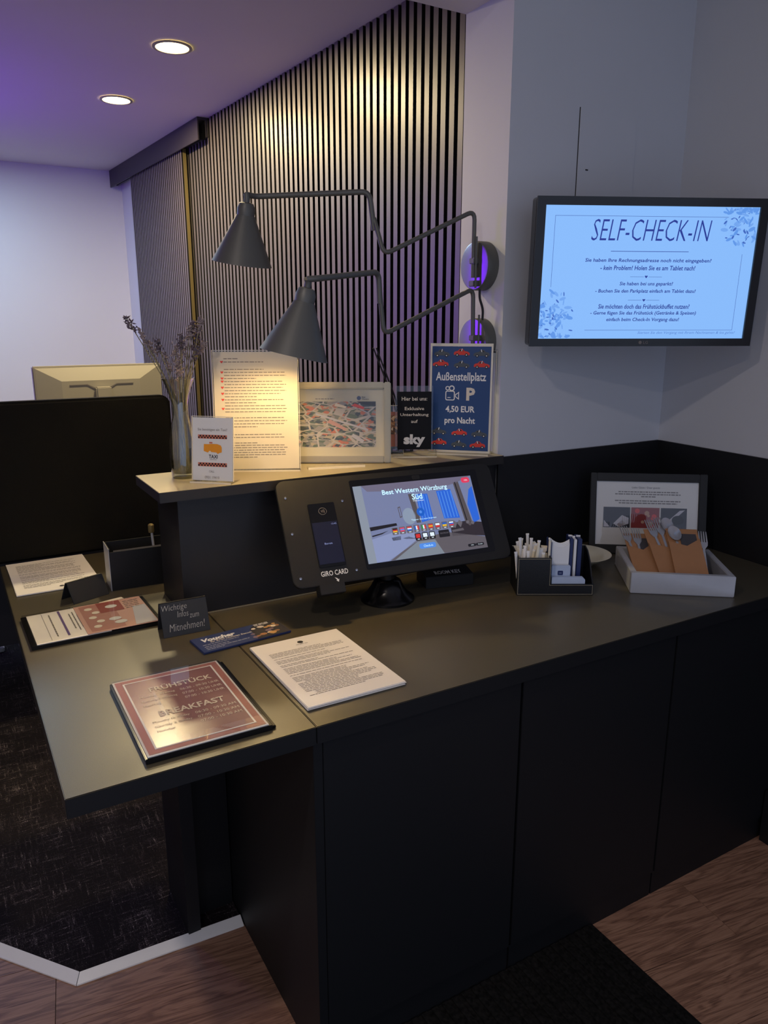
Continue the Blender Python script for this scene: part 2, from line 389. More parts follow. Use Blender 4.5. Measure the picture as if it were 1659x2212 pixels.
def words_mb(x0, x1, rows, rng, th, wl=(0.004, 0.014), gap=0.0018):
    """tiny unreadable print: short dashes, one per word"""
    mb = MB()
    for y, fx0, fx1 in rows:
        x = x0 + (x1-x0)*fx0; xe = x0 + (x1-x0)*fx1
        while x < xe - 0.001:
            l = min(rng.uniform(*wl), xe-x); mb.rect(x, y-th/2, x+l, y+th/2); x += l+gap
    return mb
def lines(parent, name, mt, x0, x1, rows, th, mx, seed=1, z=0.0005, wl=(0.004, 0.014), gap=0.0018):
    o = obj(name, words_mb(x0, x1, rows, random.Random(seed), th, wl, gap), mt, parent, mx=mx @ up(z)); o['kind'] = 'stuff'; return o

# ------------------------------------------------------------------ structure: floor, walls, ceilings
CT = 0.773           # worktop height
def clip_poly(poly, ax, lim, keep_less):
    out = []
    for i in range(len(poly)):
        a, b = poly[i], poly[(i+1) % len(poly)]
        ina = (a[ax] <= lim) == keep_less or a[ax] == lim; inb = (b[ax] <= lim) == keep_less or b[ax] == lim
        if ina: out.append(a)
        if ina != inb:
            t = (lim-a[ax])/(b[ax]-a[ax]); out.append((a[0]+t*(b[0]-a[0]), a[1]+t*(b[1]-a[1])))
    return out
floor = struct('floor', MB().box(-2.4, 2.3, -1.2, 5.5, -0.06, -0.0085), 'felt')
pa = R(-8); pdx, pdy = math.cos(pa), math.sin(pa)
row = -14
for row in range(-8, 20):
    for k in range(-3, 4):
        u0 = k*1.2 + (row*0.43 % 1.2); v0 = row*0.182
        g = 0.0007
        loc = [(u0+g, v0+g), (u0+1.2-g, v0+g), (u0+1.2-g, v0+0.182-g), (u0+g, v0+0.182-g)]
        cs = [(p[0]*pdx-p[1]*pdy, p[0]*pdy+p[1]*pdx) for p in loc]
        pol = cs
        for ax, lim, kl in ((0, 2.2, True), (0, -1.3, False), (1, 3.3, True), (1, -0.6, False)):
            pol = clip_poly(pol, ax, lim, kl) if len(pol) >= 3 else []
        if len(pol) < 3 or (min(p[0]+p[1] for p in pol) > 1.72 and min(p[1] for p in pol) > 1.45): continue
        # rotate back into plank space so the grain follows the plank
        lp = [((x*pdx+y*pdy)-u0, (-x*pdy+y*pdx)-v0) for x, y in pol]
        o = obj('plank', MB().prism(lp, -0.0083, 0.0), 'wood', floor)
        o.location = (u0*pdx-v0*pdy, u0*pdy+v0*pdx, 0); o.rotation_euler = (0, 0, pa)
# carpet area behind the desk with its bevelled edge trim
cp = [(0.486, 1.545), (0.112, 1.561), (-1.3, 3.30), (-2.35, 3.30), (-2.35, 5.3), (1.36, 5.3), (1.36, 1.70), (0.486, 1.70)]
tag(struct('floor_carpet', MB().prism(cp, 0.0005, 0.012), 'carpet', 'charcoal woven carpet with pale streaks under the desk'))
def ramp_trim(a_out, b_out, a_in, b_in):
    mb = MB()
    vs = [(a_out[0], a_out[1], 0.0005), (b_out[0], b_out[1], 0.0005), (b_in[0], b_in[1], 0.0005), (a_in[0], a_in[1], 0.0005),
          (a_out[0], a_out[1], 0.004), (b_out[0], b_out[1], 0.004), (b_in[0], b_in[1], 0.0165), (a_in[0], a_in[1], 0.0165)]
    mb.add(vs, [(3, 2, 1, 0), (4, 5, 6, 7), (0, 1, 5, 4), (1, 2, 6, 5), (2, 3, 7, 6), (3, 0, 4, 7)]); return mb
struct('trim_1', ramp_trim((0.486, 1.523), (0.1, 1.546), (0.486, 1.547), (0.111, 1.567)), 'alu', 'straight pale metal carpet edge trim meeting the cabinet')
struct('trim_2', ramp_trim((0.0985, 1.547), (-1.32, 3.27), (0.110, 1.568), (-1.30, 3.305)), 'alu', 'slanting pale metal carpet edge trim at the left')

struct('wall_far', MB().box(-2.4, 1.6, 5.32, 5.42, 0, 2.45), 'paint', 'white far wall of the back office')
struct('wall_left', MB().box(-2.5, -2.4, -1.2, 5.42, 0, 2.68), 'paint')
struct('ceiling', MB().box(-2.5, 2.3, 1.887, 5.42, 2.39, 2.47), 'ceil', 'ceiling of the back office')
struct('wall_lintel', MB().box(-2.5, 1.36, 1.682, 1.887, 2.268, 2.68), 'ceil', 'pale beam above the shelf between lobby and office')
struct('ceiling_lobby', MB().box(-2.5, 2.6, -1.2, 1.682, 2.60, 2.68), 'ceil', 'lobby ceiling over the counter')
wb = struct('wall_back', MB().box(1.36, 2.3, 1.682, 1.887, 0, 2.68), 'paint_grey', 'grey painted wall and its pale side face behind the TV')
wr = struct('wall_right', MB().prism([(2.035, 1.682), (1.945, 0.3), (1.86, -1.2), (2.3, -1.2), (2.3, 1.682)], 0, 2.60), 'paint_grey', 'grey painted wall at the right')
# dark wainscot
obj('wainscot', MB().box(1.3575, 2.03, 1.674, 1.682, CT, 1.078), 'wains', wb)
obj('wainscot', MB().prism([(2.035, 1.674), (2.027, 1.674), (1.937, 0.3), (1.852, -1.2), (1.86, -1.2), (1.945, 0.3)], 0, 1.078), 'wains', wr)
obj('skirting_box', MB().prism([(1.99, 1.08), (1.888, 1.08), (1.80, -0.6), (1.90, -0.6)], 0.0, 0.16), 'wains', wr)
# access hatch in the back wall: a panel with a hairline gap round it
hx0, hx1, hz0, hz1 = 1.603, 1.823, 1.60, 2.025
ht = obj('access_panel', MB().box(hx0, hx1, 1.6795, 1.682, hz0, hz1), 'paint_grey', wb, bevel=0.0006)
obj('gap_line', MB().box(hx0-0.0025, hx0, 1.6812, 1.682, hz0, hz1), 'ink_black', wb)
obj('screw', MB().box(1.632, 1.641, 1.678, 1.6796, 1.867, 1.870), 'ink_black', ht)

# slat wall (4 cm pitch), slightly turned from the pillar
th = R(3.74)
SD = Vector((-math.sin(th), math.cos(th), 0)); SN = Vector((-math.cos(th), -math.sin(th), 0)); SP = Vector((1.36, 1.887, 0))
SM = Matrix(((SD.x, SN.x, 0, SP.x), (SD.y, SN.y, 0, SP.y), (0, 0, 1, 0), (0, 0, 0, 1)))   # local x along wall, y out of it
ws = struct('wall_slatted', MB().box(-0.0, 3.5, -0.12, -0.022, 0, 2.39), 'paint', 'wall clad in vertical slats', mx=SM)
obj('backing_board', MB().box(0.0, 2.32, -0.022, -0.013, 0, 2.39), 'felt', ws)
slat_me = None
for k in range(58):
    if slat_me is None:
        mb = MB().box(0, 0.0225, -0.0127, 0.0, 0.0, 2.389, 1); mb.mi[3] = 0
        o = obj('slat', mb, ['slat', 'slat_side'], ws); slat_me = o.data
        # the face that looks out of the wall carries the laminate
        for p in slat_me.polygons: p.material_index = 0 if p.normal.y > 0.5 else 1
    else:
        o = bpy.data.objects.new('slat', slat_me); COL.objects.link(o); o.parent = ws
    o.location = (0.003 + k*0.04, 0, 0)

# sliding slatted door on its ceiling track
dr = thing('sliding_door', 'dark sliding door of narrow vertical slats hung on the ceiling track', 'door', SP + SD*2.18 + Vector((0, 0, 0)))
dr.matrix_world = SM @ Matrix.Translation((2.165, 0.006, 0.018))
obj('panel', MB().box(0, 0.90, 0, 0.016, 0, 2.285), 'felt', dr)
obj('edge_strip', MB().box(-0.004, 0.0, 0.006, 0.022, 0, 2.285), 'brass', dr)
dm = None
for k in range(30):
    if dm is None:
        o = obj('slat', MB().box(0, 0.019, 0.016, 0.028, 0, 2.285), ['dark_slat', 'slat_side'], dr); dm = o.data
        for p in dm.polygons: p.material_index = 0 if p.normal.y > 0.5 else 1
    else:
        o = bpy.data.objects.new('slat', dm); COL.objects.link(o); o.parent = dr
    o.location = (0.004 + k*0.03, 0, 0)
tk = thing('door_track', 'dark metal sliding door track under the ceiling', 'track')
tk.matrix_world = SM @ Matrix.Translation((1.885, 0.0, 2.39))
obj('rail', MB().box(0, 1.545, 0.001, 0.012, -0.085, -0.001), 'track', tk)
obj('cover', MB().box(0, 1.545, 0.046, 0.052, -0.1, -0.001), 'track', tk)
obj('lid', MB().box(0, 1.545, 0.012, 0.046, -0.012, -0.001), 'track', tk)
obj('end_cap', MB().prism([(0.015, -0.095), (0.045, -0.095), (0.045, -0.07), (0.03, -0.07), (0.03, -0.03), (0.015, -0.03)], 0.0, 0.012), 'felt', tk, mx=Matrix(((0, 0, 1, 0.004), (1, 0, 0, 0), (0, 1, 0, 0), (0, 0, 0, 1))))

# ------------------------------------------------------------------ ceiling lamps
def downlight(x, y, label, z=2.389, energy=DOWN_W, col=(1.0, 0.80, 0.44)):
    t = thing('ceiling_downlight', label, 'ceiling light', (x, y, z), 0, 'recessed ceiling downlights')
    obj('rim', MB().lathe([(0.068, -0.0005), (0.068, -0.004), (0.058, -0.005), (0.055, -0.001)], 32, False), 'white_plastic', t, smooth=True)
    obj('lens', MB().lathe([(0.0565, -0.0008), (0.0565, -0.0035), (0.001, -0.0045)], 32, True), 'lamp_glow', t)
    l = bpy.data.lights.new('downlight_beam', 'AREA'); l.shape = 'DISK'; l.size = 0.11; l.energy = energy; l.color = col
    lo = bpy.data.objects.new('downlight_beam', l); COL.objects.link(lo); lo.parent = t; lo.location = (0, 0, -0.0065)
downlight(0.843, 2.913, 'round glowing ceiling downlight, larger and nearer of the two')
downlight(0.805, 3.672, 'round glowing ceiling downlight, smaller and nearer the far wall')
downlight(-0.55, 0.55, 'round downlight in the lobby ceiling, left of the desk', 2.599, LOBBY_W, (1.0, 0.86, 0.78))
downlight(-0.9, -0.55, 'round downlight in the lobby ceiling, furthest from the counter', 2.599, LOBBY_W, (1.0, 0.86, 0.78))
# cool fill panel, added out of view to light the far wall, and the violet column lamp (its mirror image shows in the wall lamp plate)
t = thing('cool_fill_panel', 'added cool white fill panel on the office ceiling, out of view', 'ceiling light', (0.0, 4.45, 2.389))
obj('frame', MB().box(-0.31, 0.31, -0.31, 0.31, -0.012, -0.0005), 'white_plastic', t)
obj('diffuser', MB().box(-0.29, 0.29, -0.29, 0.29, -0.014, -0.0122), 'cool_glow', t)
l = bpy.data.lights.new('panel_beam', 'AREA'); l.energy = PANEL_W; l.size = 0.55; l.color = (0.42, 0.76, 1.0)
lo = bpy.data.objects.new('panel_beam', l); COL.objects.link(lo); lo.parent = t; lo.location = (0, 0, -0.02)
t = thing('light_board', 'upright violet light board on a foot in the back office', 'light board', (-0.62, 3.95, 0.012), -14)
obj('foot', MB().box(-0.12, 0.12, -0.3, 0.3, 0, 0.02), 'matt_black', t, bevel=0.004)
obj('post', MB().box(-0.02, 0.02, -0.03, 0.03, 0.02, 1.0), 'matt_black', t)
obj('housing', MB().box(-0.035, 0.0, -0.31, 0.31, 1.0, 2.12), 'matt_black', t, bevel=0.004)
obj('violet_face', MB().box(0.0005, 0.004, -0.29, 0.29, 1.2, 2.10), 'violet', t)

# ------------------------------------------------------------------ counter furniture
t = thing('counter_cabinet', 'black base cabinet with side panel at the desk end', 'cabinet', (0.49, 1.085, 0), 0, 'black base cabinets')
def cabinet(t, wd, side=False):
    obj('carcass', MB().box(0.002, wd-0.002, 0.02, 0.59, 0.07, 0.736), 'cab', t)
    obj('plinth', MB().box(0.002, wd-0.002, 0.006, 0.56, 0.0, 0.069), 'cab', t)
    obj('door', MB().box(0.018 if side else 0.0025, wd-0.0025, 0.0, 0.019, 0.072, 0.734), 'cab', t, bevel=0.0008)
    if side: obj('side_panel', MB().box(-0.0015, 0.0165, 0.0, 0.592, 0.0, 0.737), 'cab', t, bevel=0.0006)
cabinet(t, 0.475, True)
t = thing('counter_cabinet', 'black base cabinet in the middle of the counter front', 'cabinet', (0.966, 1.085, 0), 0, 'black base cabinets'); cabinet(t, 0.475)
t = thing('counter_cabinet', 'black base cabinet next to the right wall', 'cabinet', (1.442, 1.085, 0), 0, 'black base cabinets'); cabinet(t, 0.50)

t = thing('worktop', 'dark speckled worktop carrying the check-in terminal and cutlery tray', 'worktop', (0.491, 1.072, 0.738))
top_only(obj('board', MB().prism([(0, 0), (1.49, 0), (1.535, 0.6015), (0.882, 0.6015), (0.882, 0.6115), (0, 0.6115)], 0, 0.0345), ['counter', 'cab'], t, bevel=0.0012))
t = thing('desk', 'dark speckled desk top with papers and breakfast sign', 'desk', (0.083, 1.072, 0.0))
top_only(obj('desk_board', MB().box(0, 0.4065, 0, 1.265, 0.738, 0.7725), ['counter', 'cab'], t, bevel=0.0012))
obj('support_panel', MB().box(0.274, 0.304, 0.478, 0.655, 0.0125, 0.737), 'cab', t)
obj('support_panel', MB().box(0.305, 0.402, 0.53, 0.655, 0.0125, 0.737), 'cab', t)
t = thing('riser', 'black raised counter shelf holding the vase and signs', 'shelf', (0.435, 1.684, CT))
obj('front_panel', MB().box(0, 0.922, 0, 0.018, 0.0, 0.29), 'riser', t)
obj('seal_strip', MB().box(0.055, 0.915, -0.003, -0.0002, 0.0002, 0.0028), 'silver', t)
obj('side_panel', MB().box(0, 0.018, 0.0185, 0.19, 0.0, 0.29), 'riser', t)
obj('back_panel', MB().box(0.0185, 0.922, 0.172, 0.19, 0.0, 0.29), 'riser', t)
top_only(obj('top_board', MB().box(-0.047, 0.922, -0.034, 0.197, 0.2905, 0.3147), ['shelf_top_lit', 'slab_edge'], t, bevel=0.0008))
RT = CT + 0.3147     # shelf top height

# back office desk, felt divider, computer
t = thing('felt_divider', 'black felt desk divider with rounded corner behind the desk', 'divider', (-0.2, 2.352, 0.7725))
mxv = Matrix(((1, 0, 0, 0), (0, 0, -1, 0), (0, 1, 0, 0), (0, 0, 0, 1)))
obj('panel', MB().prism(rrect(-0.75, 0.0, 0.808, 0.466, 0.03, 6, (1, 1, 0, 0)), -0.04, 0.0), 'fabric', t, bevel=0.008, mx=mxv, seg=3, smooth=True)
obj('clamp', MB().box(0.35, 0.43, -0.012, 0.045, -0.075, -0.036), 'matt_black', t)
t = thing('office_desk', 'dark office desk with metal legs behind the divider', 'desk', (-0.35, 3.3, 0.012))
obj('desk_board', MB().box(-0.75, 0.95, -0.4, 0.4, 0.70, 0.73), 'desk_dark', t, bevel=0.002)
obj('modesty_panel', MB().box(-0.7, 0.9, -0.36, -0.34, 0.28, 0.699), 'desk_dark', t)
for x in (-0.6, 0.425):
    obj('leg', MB().box(x-0.02, x+0.02, 0.33, 0.37, 0.024, 0.699), 'steel', t)
    obj('foot', MB().box(x-0.03, x+0.03, 0.28, 0.40, 0.0, 0.023), 'steel', t, bevel=0.004)
t = thing('computer_monitor', 'white computer monitor seen from behind above the divider', 'monitor', (0.590, 3.38, 0.742), 4)
D = 0.076
obj('shell', MB().box(-0.262, 0.262, 0.02, 0.045, 0.28-D, 0.617-D), 'white_plastic', t, bevel=0.004)
mb = MB()
mb.add([(-0.258, 0.02, 0.29-D), (0.258, 0.02, 0.29-D), (0.258, 0.02, 0.613-D), (-0.258, 0.02, 0.613-D), (-0.16, -0.005, 0.34-D), (0.16, -0.005, 0.34-D), (0.16, -0.005, 0.555-D), (-0.16, -0.005, 0.555-D)],
       [(3, 2, 1, 0), (4, 5, 6, 7), (0, 1, 5, 4), (1, 2, 6, 5), (2, 3, 7, 6), (3, 0, 4, 7)])
obj('back_cover', mb, 'white_plastic', t, bevel=0.004)
obj('vent', MB().prism([(-0.13, 0.0), (-0.06, 0.0), (-0.03, -0.018), (0.03, -0.018), (0.06, 0.0), (0.13, 0.0), (0.13, 0.004), (0.06, 0.004), (0.028, -0.012), (-0.028, -0.012), (-0.06, 0.004), (-0.13, 0.004)], 0, 0.003), 'ink', t, mx=Matrix(((1, 0, 0, 0), (0, 0, -1, -0.0052), (0, 1, 0, 0.536-D), (0, 0, 0, 1))))
obj('stand_arm', MB().box(-0.032, 0.032, -0.035, -0.006, 0.03, 0.528-D), 'white_plastic', t, bevel=0.005)
obj('stand_foot', MB().box(-0.12, 0.12, -0.12, 0.1, 0.0, 0.029), 'white_plastic', t, bevel=0.004)

# ------------------------------------------------------------------ wall lamps
def bend(pts, r=0.02, n=5):
    pts = [Vector(p) for p in pts]; out = [pts[0]]
    for i in range(1, len(pts)-1):
        a, b, c = pts[i-1], pts[i], pts[i+1]
        d1 = (a-b).normalized(); d2 = (c-b).normalized()
        rr = min(r, (a-b).length*0.45, (c-b).length*0.45)
        p0 = b+d1*rr; p2 = b+d2*rr
        for k in range(n+1):
            s = k/n; out.append(p0*(1-s)**2 + b*2*s*(1-s) + p2*s*s)
    out.append(pts[-1]); return out
def wall_lamp(label, plate, arm1, arm2, apex, rim, lit):
    """plate: centre on the pillar face; arm points are world positions"""
    t = thing('wall_lamp', label, 'lamp', plate, 0, 'charcoal swing-arm wall lamps')
    P = Vector(plate); L = lambda q: Vector(q)-P
    rx = Matrix(((0, 0, -1, 0), (0, 1, 0, 0), (1, 0, 0, 0), (0, 0, 0, 1)))   # lathe axis -> -X
    obj('plate', MB().lathe([(0.066, 0.0005), (0.066, 0.030), (0.064, 0.034)], 40), 'lamp', t, smooth=True, mx=rx)
    obj('plate_face', MB().lathe([(0.0635, 0.0341), (0.0635, 0.0352), (0.06, 0.0358)], 40), 'lamp_plate', t, smooth=True, mx=rx)
    ax = arm1[0]
    o1 = L(ax)
    for dz in (0.012, -0.048):
        obj('bracket', MB().box(o1.x-0.007, -0.0358, o1.y-0.012, o1.y+0.012, dz-0.008, dz+0.008), 'lamp', t, bevel=0.002)
    obj('rod', MB().tube([(-0.045, o1.y-0.012, -0.06), (-0.045, o1.y-0.012, 0.075)], 0.003, 8), 'lamp', t, smooth=True)
    obj('arm', MB().tube(bend([L(q) for q in arm1], 0.024), 0.0062, 10), 'lamp', t, smooth=True)
    obj('arm', MB().tube(bend([L(q) for q in arm2], 0.022), 0.0072, 10), 'lamp', t, smooth=True)
    A = L(apex); B = L(rim); d = (A-B).normalized(); ln = (A-B).length
    q = d.to_track_quat('Z', 'Y').to_matrix().to_4x4(); mxs = Matrix.Translation(B) @ q
    sh = obj('shade', MB().lathe([(0.078, 0.0), (0.0235, ln*0.79), (0.022, ln*0.79), (0.0755, 0.001)], 40, False), ['lamp'], t, smooth=True, mx=mxs)
    obj('shade_lining', MB().lathe([(0.0752, 0.0015), (0.0215, ln*0.785)], 40, False), 'lamp_in', sh, smooth=True)
    obj('socket_cap', MB().lathe([(0.0225, ln*0.785), (0.023, ln*0.90), (0.018, ln*0.985), (0.012, ln*1.0)], 24), 'lamp', t, smooth=True, mx=mxs)
    e = L(arm2[-1])
    obj('knuckle', MB().tube([A - d*0.006, A + d*0.012, e + d*0.002], 0.008, 10), 'lamp', t, smooth=True)
    obj('bulb', MB().lathe([(0.008, ln*0.70), (0.014, ln*0.55), (0.021, ln*0.38), (0.018, ln*0.26), (0.004, ln*0.22)], 16), 'bulb' if lit else 'porcelain', t, smooth=True, mx=mxs)
    return t
wall_lamp('charcoal swing-arm wall lamp, upper of the pair, with violet lit plate', (1.36, 1.772, 1.607),
          [(1.315, 1.763, 1.575), (1.315, 1.764, 1.75), (1.05, 1.80, 1.627), (1.04, 1.835, 1.72)],
          [(1.04, 1.835, 1.69), (1.028, 1.838, 1.785), (0.765, 1.975, 1.771), (0.735, 1.957, 1.771)],
          (0.734, 1.956, 1.752), (0.7245, 1.9835, 1.604), True)
wall_lamp('charcoal swing-arm wall lamp, lower of the pair, shining on the letter', (1.36, 1.772, 1.40),
          [(1.305, 1.742, 1.385), (1.303, 1.745, 1.545), (0.985, 1.69, 1.424), (0.975, 1.692, 1.525)],
          [(0.975, 1.692, 1.50), (0.970, 1.69, 1.575), (0.752, 1.578, 1.548), (0.728, 1.585, 1.546)],
          (0.730, 1.590, 1.528), (0.699, 1.604, 1.381), True)
tag(obj('lamp_cable', MB().tube(bend([(1.335, 1.757, 1.545), (1.335, 1.757, 1.52), (1.342, 1.748, 1.49), (1.342, 1.75, 1.46)], 0.02), 0.0035, 8), 'rubber', smooth=True), 'short black cable hanging between the two wall lamp plates', 'cable')

# ------------------------------------------------------------------ television
TVW, TVH = 0.612, 0.372
t = thing('television', 'black framed television showing pale blue self check-in notice', 'television', (1.639, 1.437, 1.578), -25.66)
MX = plane_mx(-3.24)
obj('housing', MB().prism(rrect(-TVW/2, -TVH/2, TVW/2, TVH/2, 0.008, 3), -0.045, -0.002), 'gloss_black', t, bevel=0.003, mx=MX)
fr = MB(); ix0, ix1, iy0, iy1 = -0.2835, 0.2835, -0.166, 0.165
for b in ((-TVW/2, ix0, -TVH/2, TVH/2), (ix1, TVW/2, -TVH/2, TVH/2), (ix0, ix1, -TVH/2, iy0), (ix0, ix1, iy1, TVH/2)):
    fr.box(b[0], b[1], b[2], b[3], -0.0018, 0.006)
obj('bezel', fr, 'gloss_black', t, mx=MX)
ts = obj('screen', MB().rect(ix0, iy0, ix1, iy1), 'tvscreen', t, mx=MX)
TX = Matrix()
def tvt(body, mt, y, w, h=None, bold=0.0, shear=0.0, x=0.0): text(ts, 'lettering', body, mt, x, y, w, h, 0.0008, bold, shear)
tvt('SELF-CHECK-IN', 't_navy', 0.107, 0.318, 0.052, -0.012, 0.22)
obj('rule', MB().rect(-0.104, 0.0545, 0.105, 0.0558), 't_navy', ts, mx=up(0.0008))
for y, w_, s_ in ((0.032, 0.340, 'Sie haben Ihre Rechnungsadresse noch nicht eingegeben?'), (0.0145, 0.256, '- kein Problem! Holen Sie es am Tablet nach!'), (-0.0262, 0.145, 'Sie haben bei uns geparkt?'),
                  (-0.0447, 0.273, '- Buchen Sie den Parkplatz einfach am Tablet dazu!'), (-0.083, 0.250, 'Sie möchten doch das Frühstückbuffet nutzen?'),
                  (-0.1007, 0.290, '- Gerne fügen Sie das Frühstück (Getränke & Speisen)'), (-0.1176, 0.200, 'einfach beim Check-In Vorgang dazu!')):
    tvt(s_, 't_navy', y, w_, 0.0118, 0.016, 0.12)
for y in (-0.0078, -0.067):
    mb = MB(); mb.rect(-0.046, y-0.0004, -0.009, y+0.0004); mb.rect(0.004, y-0.0004, 0.04, y+0.0004)
    obj('divider_line', mb, 't_line', ts, mx=up(0.0008))
    obj('heart', MB().flat([(-0.0025, y-0.0035), (0.0012, y+0.0005), (0.001, y+0.003), (-0.001, y+0.0032), (-0.0025, y+0.0018), (-0.004, y+0.0032), (-0.006, y+0.003), (-0.0062, y+0.0005)]), 't_navy', ts, mx=up(0.0008))
mb = MB(); a, b, c, d = -0.257, 0.252, -0.1445, 0.140
for q in ((a, d, b-0.05, d+0.0009), (a, c+0.11, a+0.0009, d), (b-0.0009, c, b, d-0.09), (a+0.1, c, b, c+0.0009)): mb.rect(*q)
obj('border_line', mb, 't_line', ts, mx=up(0.0006))
tvt('Starten Sie den Vorgang mit Ihrem Nachnamen & los gehts!', 't_blue', -0.1515, 0.272, 0.0085, -0.01, 0.3, 0.125)
rg = random.Random(3)
for cx, cy, sx, sy, sgn in ((0.252, 0.135, 0.055, 0.075, 1), (-0.245, -0.118, 0.06, 0.075, -1)):
    for mt, n in (('t_pale', 34), ('t_mid', 40), ('t_blue', 26)):
        mb = MB()
        for k in range(n):
            ang = rg.uniform(0, 6.28); u = rg.random()**0.7
            px = cx + sx*u*math.cos(ang); py = cy + sy*u*math.sin(ang)
            if sgn > 0: px += -0.02*rg.random(); py += 0.01
            px = min(max(px, ix0+0.006), ix1-0.006); py = min(max(py, iy0+0.006), iy1-0.006)
            l_ = rg.uniform(0.004, 0.011)*(1 if mt != 't_blue' else 0.6); w_ = l_*rg.uniform(0.22, 0.5); a_ = rg.uniform(0, 6.28)
            pts = [(l_*math.cos(q), w_*math.sin(q)) for q in (0, 0.8, 1.57, 2.4, 3.14, 3.9, 4.71, 5.5)]
            pts = [(px+x*math.cos(a_)-y*math.sin(a_), py+x*math.sin(a_)+y*math.cos(a_)) for x, y in pts]
            pts = [(min(max(x, ix0+0.001), ix1-0.001), min(max(y, iy0+0.001), iy1-0.001)) for x, y in pts]
            mb.flat(pts, z=0.00002*k)
        o = obj('floral_print', mb, mt, ts, mx=up(0.0004)); o['kind'] = 'stuff'
text(t, 'logo', 'LG', 'ink', 0.012, -0.176, 0.013, 0.0075, 0.0064, 0.01, mx=MX)
obj('logo_mark', MB().flat(circ(-0.003, -0.176, 0.0045, 16)), 'ink', t, mx=MX @ up(0.0064))
obj('mount_arm', MB().box(-0.03, 0.03, 0.046, 0.075, -0.06, 0.06), 'matt_black', t)
obj('mount_arm', MB().tube([(0.0, 0.06, 0.0), (0.03, 0.12, 0.0), (-0.02, 0.22, 0.0), (-0.02, 0.255, 0)], 0.014, 10), 'matt_black', t)

# ------------------------------------------------------------------ check-in terminal
base = Vector((0.914, 1.55, CT))
t = thing('checkin_terminal', 'black self check-in terminal with lit touchscreen and card reader', 'terminal', base, -5.2)
KW = Vector((1.005, 1.5334, 0.977)) - base
cy_, sy_ = math.cos(R(5.2)), math.sin(R(5.2))
KO = (KW.x*cy_ - KW.y*sy_, KW.x*sy_ + KW.y*cy_, KW.z)
KX = plane_mx(29.77, KO) @ Matrix.Scale(0.985, 4)
pn = obj('front_panel', MB().prism(rrect(-0.366, -0.134, 0.236, 0.131, 0.022, 6), -0.011, 0.0), 'kiosk', t, bevel=0.0012, mx=KX)
obj('screen_bezel', MB().prism(rrect(-0.178, -0.112, 0.19, 0.116, 0.004, 2), 0.0, 0.0008), 'gloss_black', t, mx=KX)
obj('camera_window', MB().prism(rrect(-0.003, 0.1035, 0.02, 0.1145, 0.003, 2), 0.0009, 0.0014), 'rubber', t, mx=KX)
SX = KX @ up(0.0012)
ks = obj('touchscreen', MB().rect(-0.1715, -0.0995, 0.1695, 0.0995), 'scr_wall', t, mx=SX)
def quad(name, mt, pts, z=0.0004): return obj(name, MB().flat(pts), mt, ks, mx=up(z))
# the hotel room shown on the touchscreen
quad('picture_ceiling', 'scr_ceil', [(-0.149, 0.0995), (-0.135, 0.083), (0.05, 0.07), (0.12, 0.083), (0.1695, 0.0995)])
quad('picture_left_wall', 'scr_left', [(-0.1715, -0.0995), (-0.149, -0.0995), (-0.149, 0.0995), (-0.1715, 0.0995)])
quad('picture_bed', 'scr_bed', [(-0.149, -0.04), (-0.085, -0.028), (-0.02, -0.038), (-0.03, -0.06), (-0.117, -0.0985), (-0.149, -0.0985)])
quad('picture_floor', 'scr_floor', [(-0.112, -0.099), (-0.028, -0.055), (0.06, -0.045), (0.1695, -0.07), (0.1695, -0.0995)])
quad('picture_rug', 'scr_rug', [(-0.10, -0.0992), (-0.028, -0.06), (0.022, -0.06), (0.04, -0.0992)], 0.0006)
quad('picture_window', 'scr_win', [(-0.003, 0.0635), (0.030, 0.062), (0.032, -0.006), (-0.003, -0.012)])
quad('picture_window', 'scr_win', [(0.057, 0.0665), (0.1, 0.068), (0.109, -0.012), (0.062, -0.009)])
quad('picture_window', 'scr_win', [(0.140, 0.022), (0.154, 0.062), (0.166, 0.07), (0.166, -0.022), (0.146, -0.03)])
for i in range(5):
    quad('picture_blind', 'scr_winl', [(0.0605+i*0.0092, 0.064), (0.063+i*0.0092, 0.064), (0.0665+i*0.0092, -0.008), (0.064+i*0.0092, -0.008)], 0.0006)
    if i < 4: quad('picture_blind', 'scr_winl', [(0.0+i*0.0082, 0.06), (0.0022+i*0.0082, 0.06), (0.0022+i*0.0082, -0.007), (0.0+i*0.0082, -0.007)], 0.0006)
quad('picture_curtain', 'scr_curt', [(0.112, 0.085), (0.128, 0.088), (0.142, -0.03), (0.122, -0.03)])
quad('picture_curtain', 'scr_curt', [(-0.025, 0.066), (-0.01, 0.066), (-0.006, -0.012), (-0.018, -0.012)])
quad('picture_curtain', 'scr_dark', [(0.116, 0.085), (0.119, 0.086), (0.129, -0.03), (0.126, -0.03)], 0.0006)
quad('picture_mirror', 'scr_curt', [(-0.062, 0.034), (-0.055, 0.036), (-0.054, 0.008), (-0.061, 0.006)])
quad('picture_mirror', 'scr_wall', [(-0.0605, 0.032), (-0.0565, 0.033), (-0.0555, 0.01), (-0.0595, 0.009)], 0.0006)
quad('picture_glow', 'scr_glow', circ(-0.035, 0.008, 0.018, 20, 0.022))
quad('picture_headboard', 'scr_dark', [(-0.149, -0.009), (-0.075, -0.006), (-0.0735, -0.0125), (-0.148, -0.019)])
quad('picture_headboard', 'scr_dark', [(-0.148, -0.031), (-0.12, -0.027), (-0.1, -0.0225), (-0.12, -0.03), (-0.146, -0.034)])
quad('picture_table', 'scr_dark', [(-0.096, -0.042), (-0.07, -0.04), (-0.072, -0.05), (-0.094, -0.05)])
quad('picture_table', 'scr_dark', [(-0.066, -0.047), (-0.05, -0.044), (-0.035, -0.05), (-0.02, -0.042), (-0.03, -0.052), (-0.056, -0.05)])
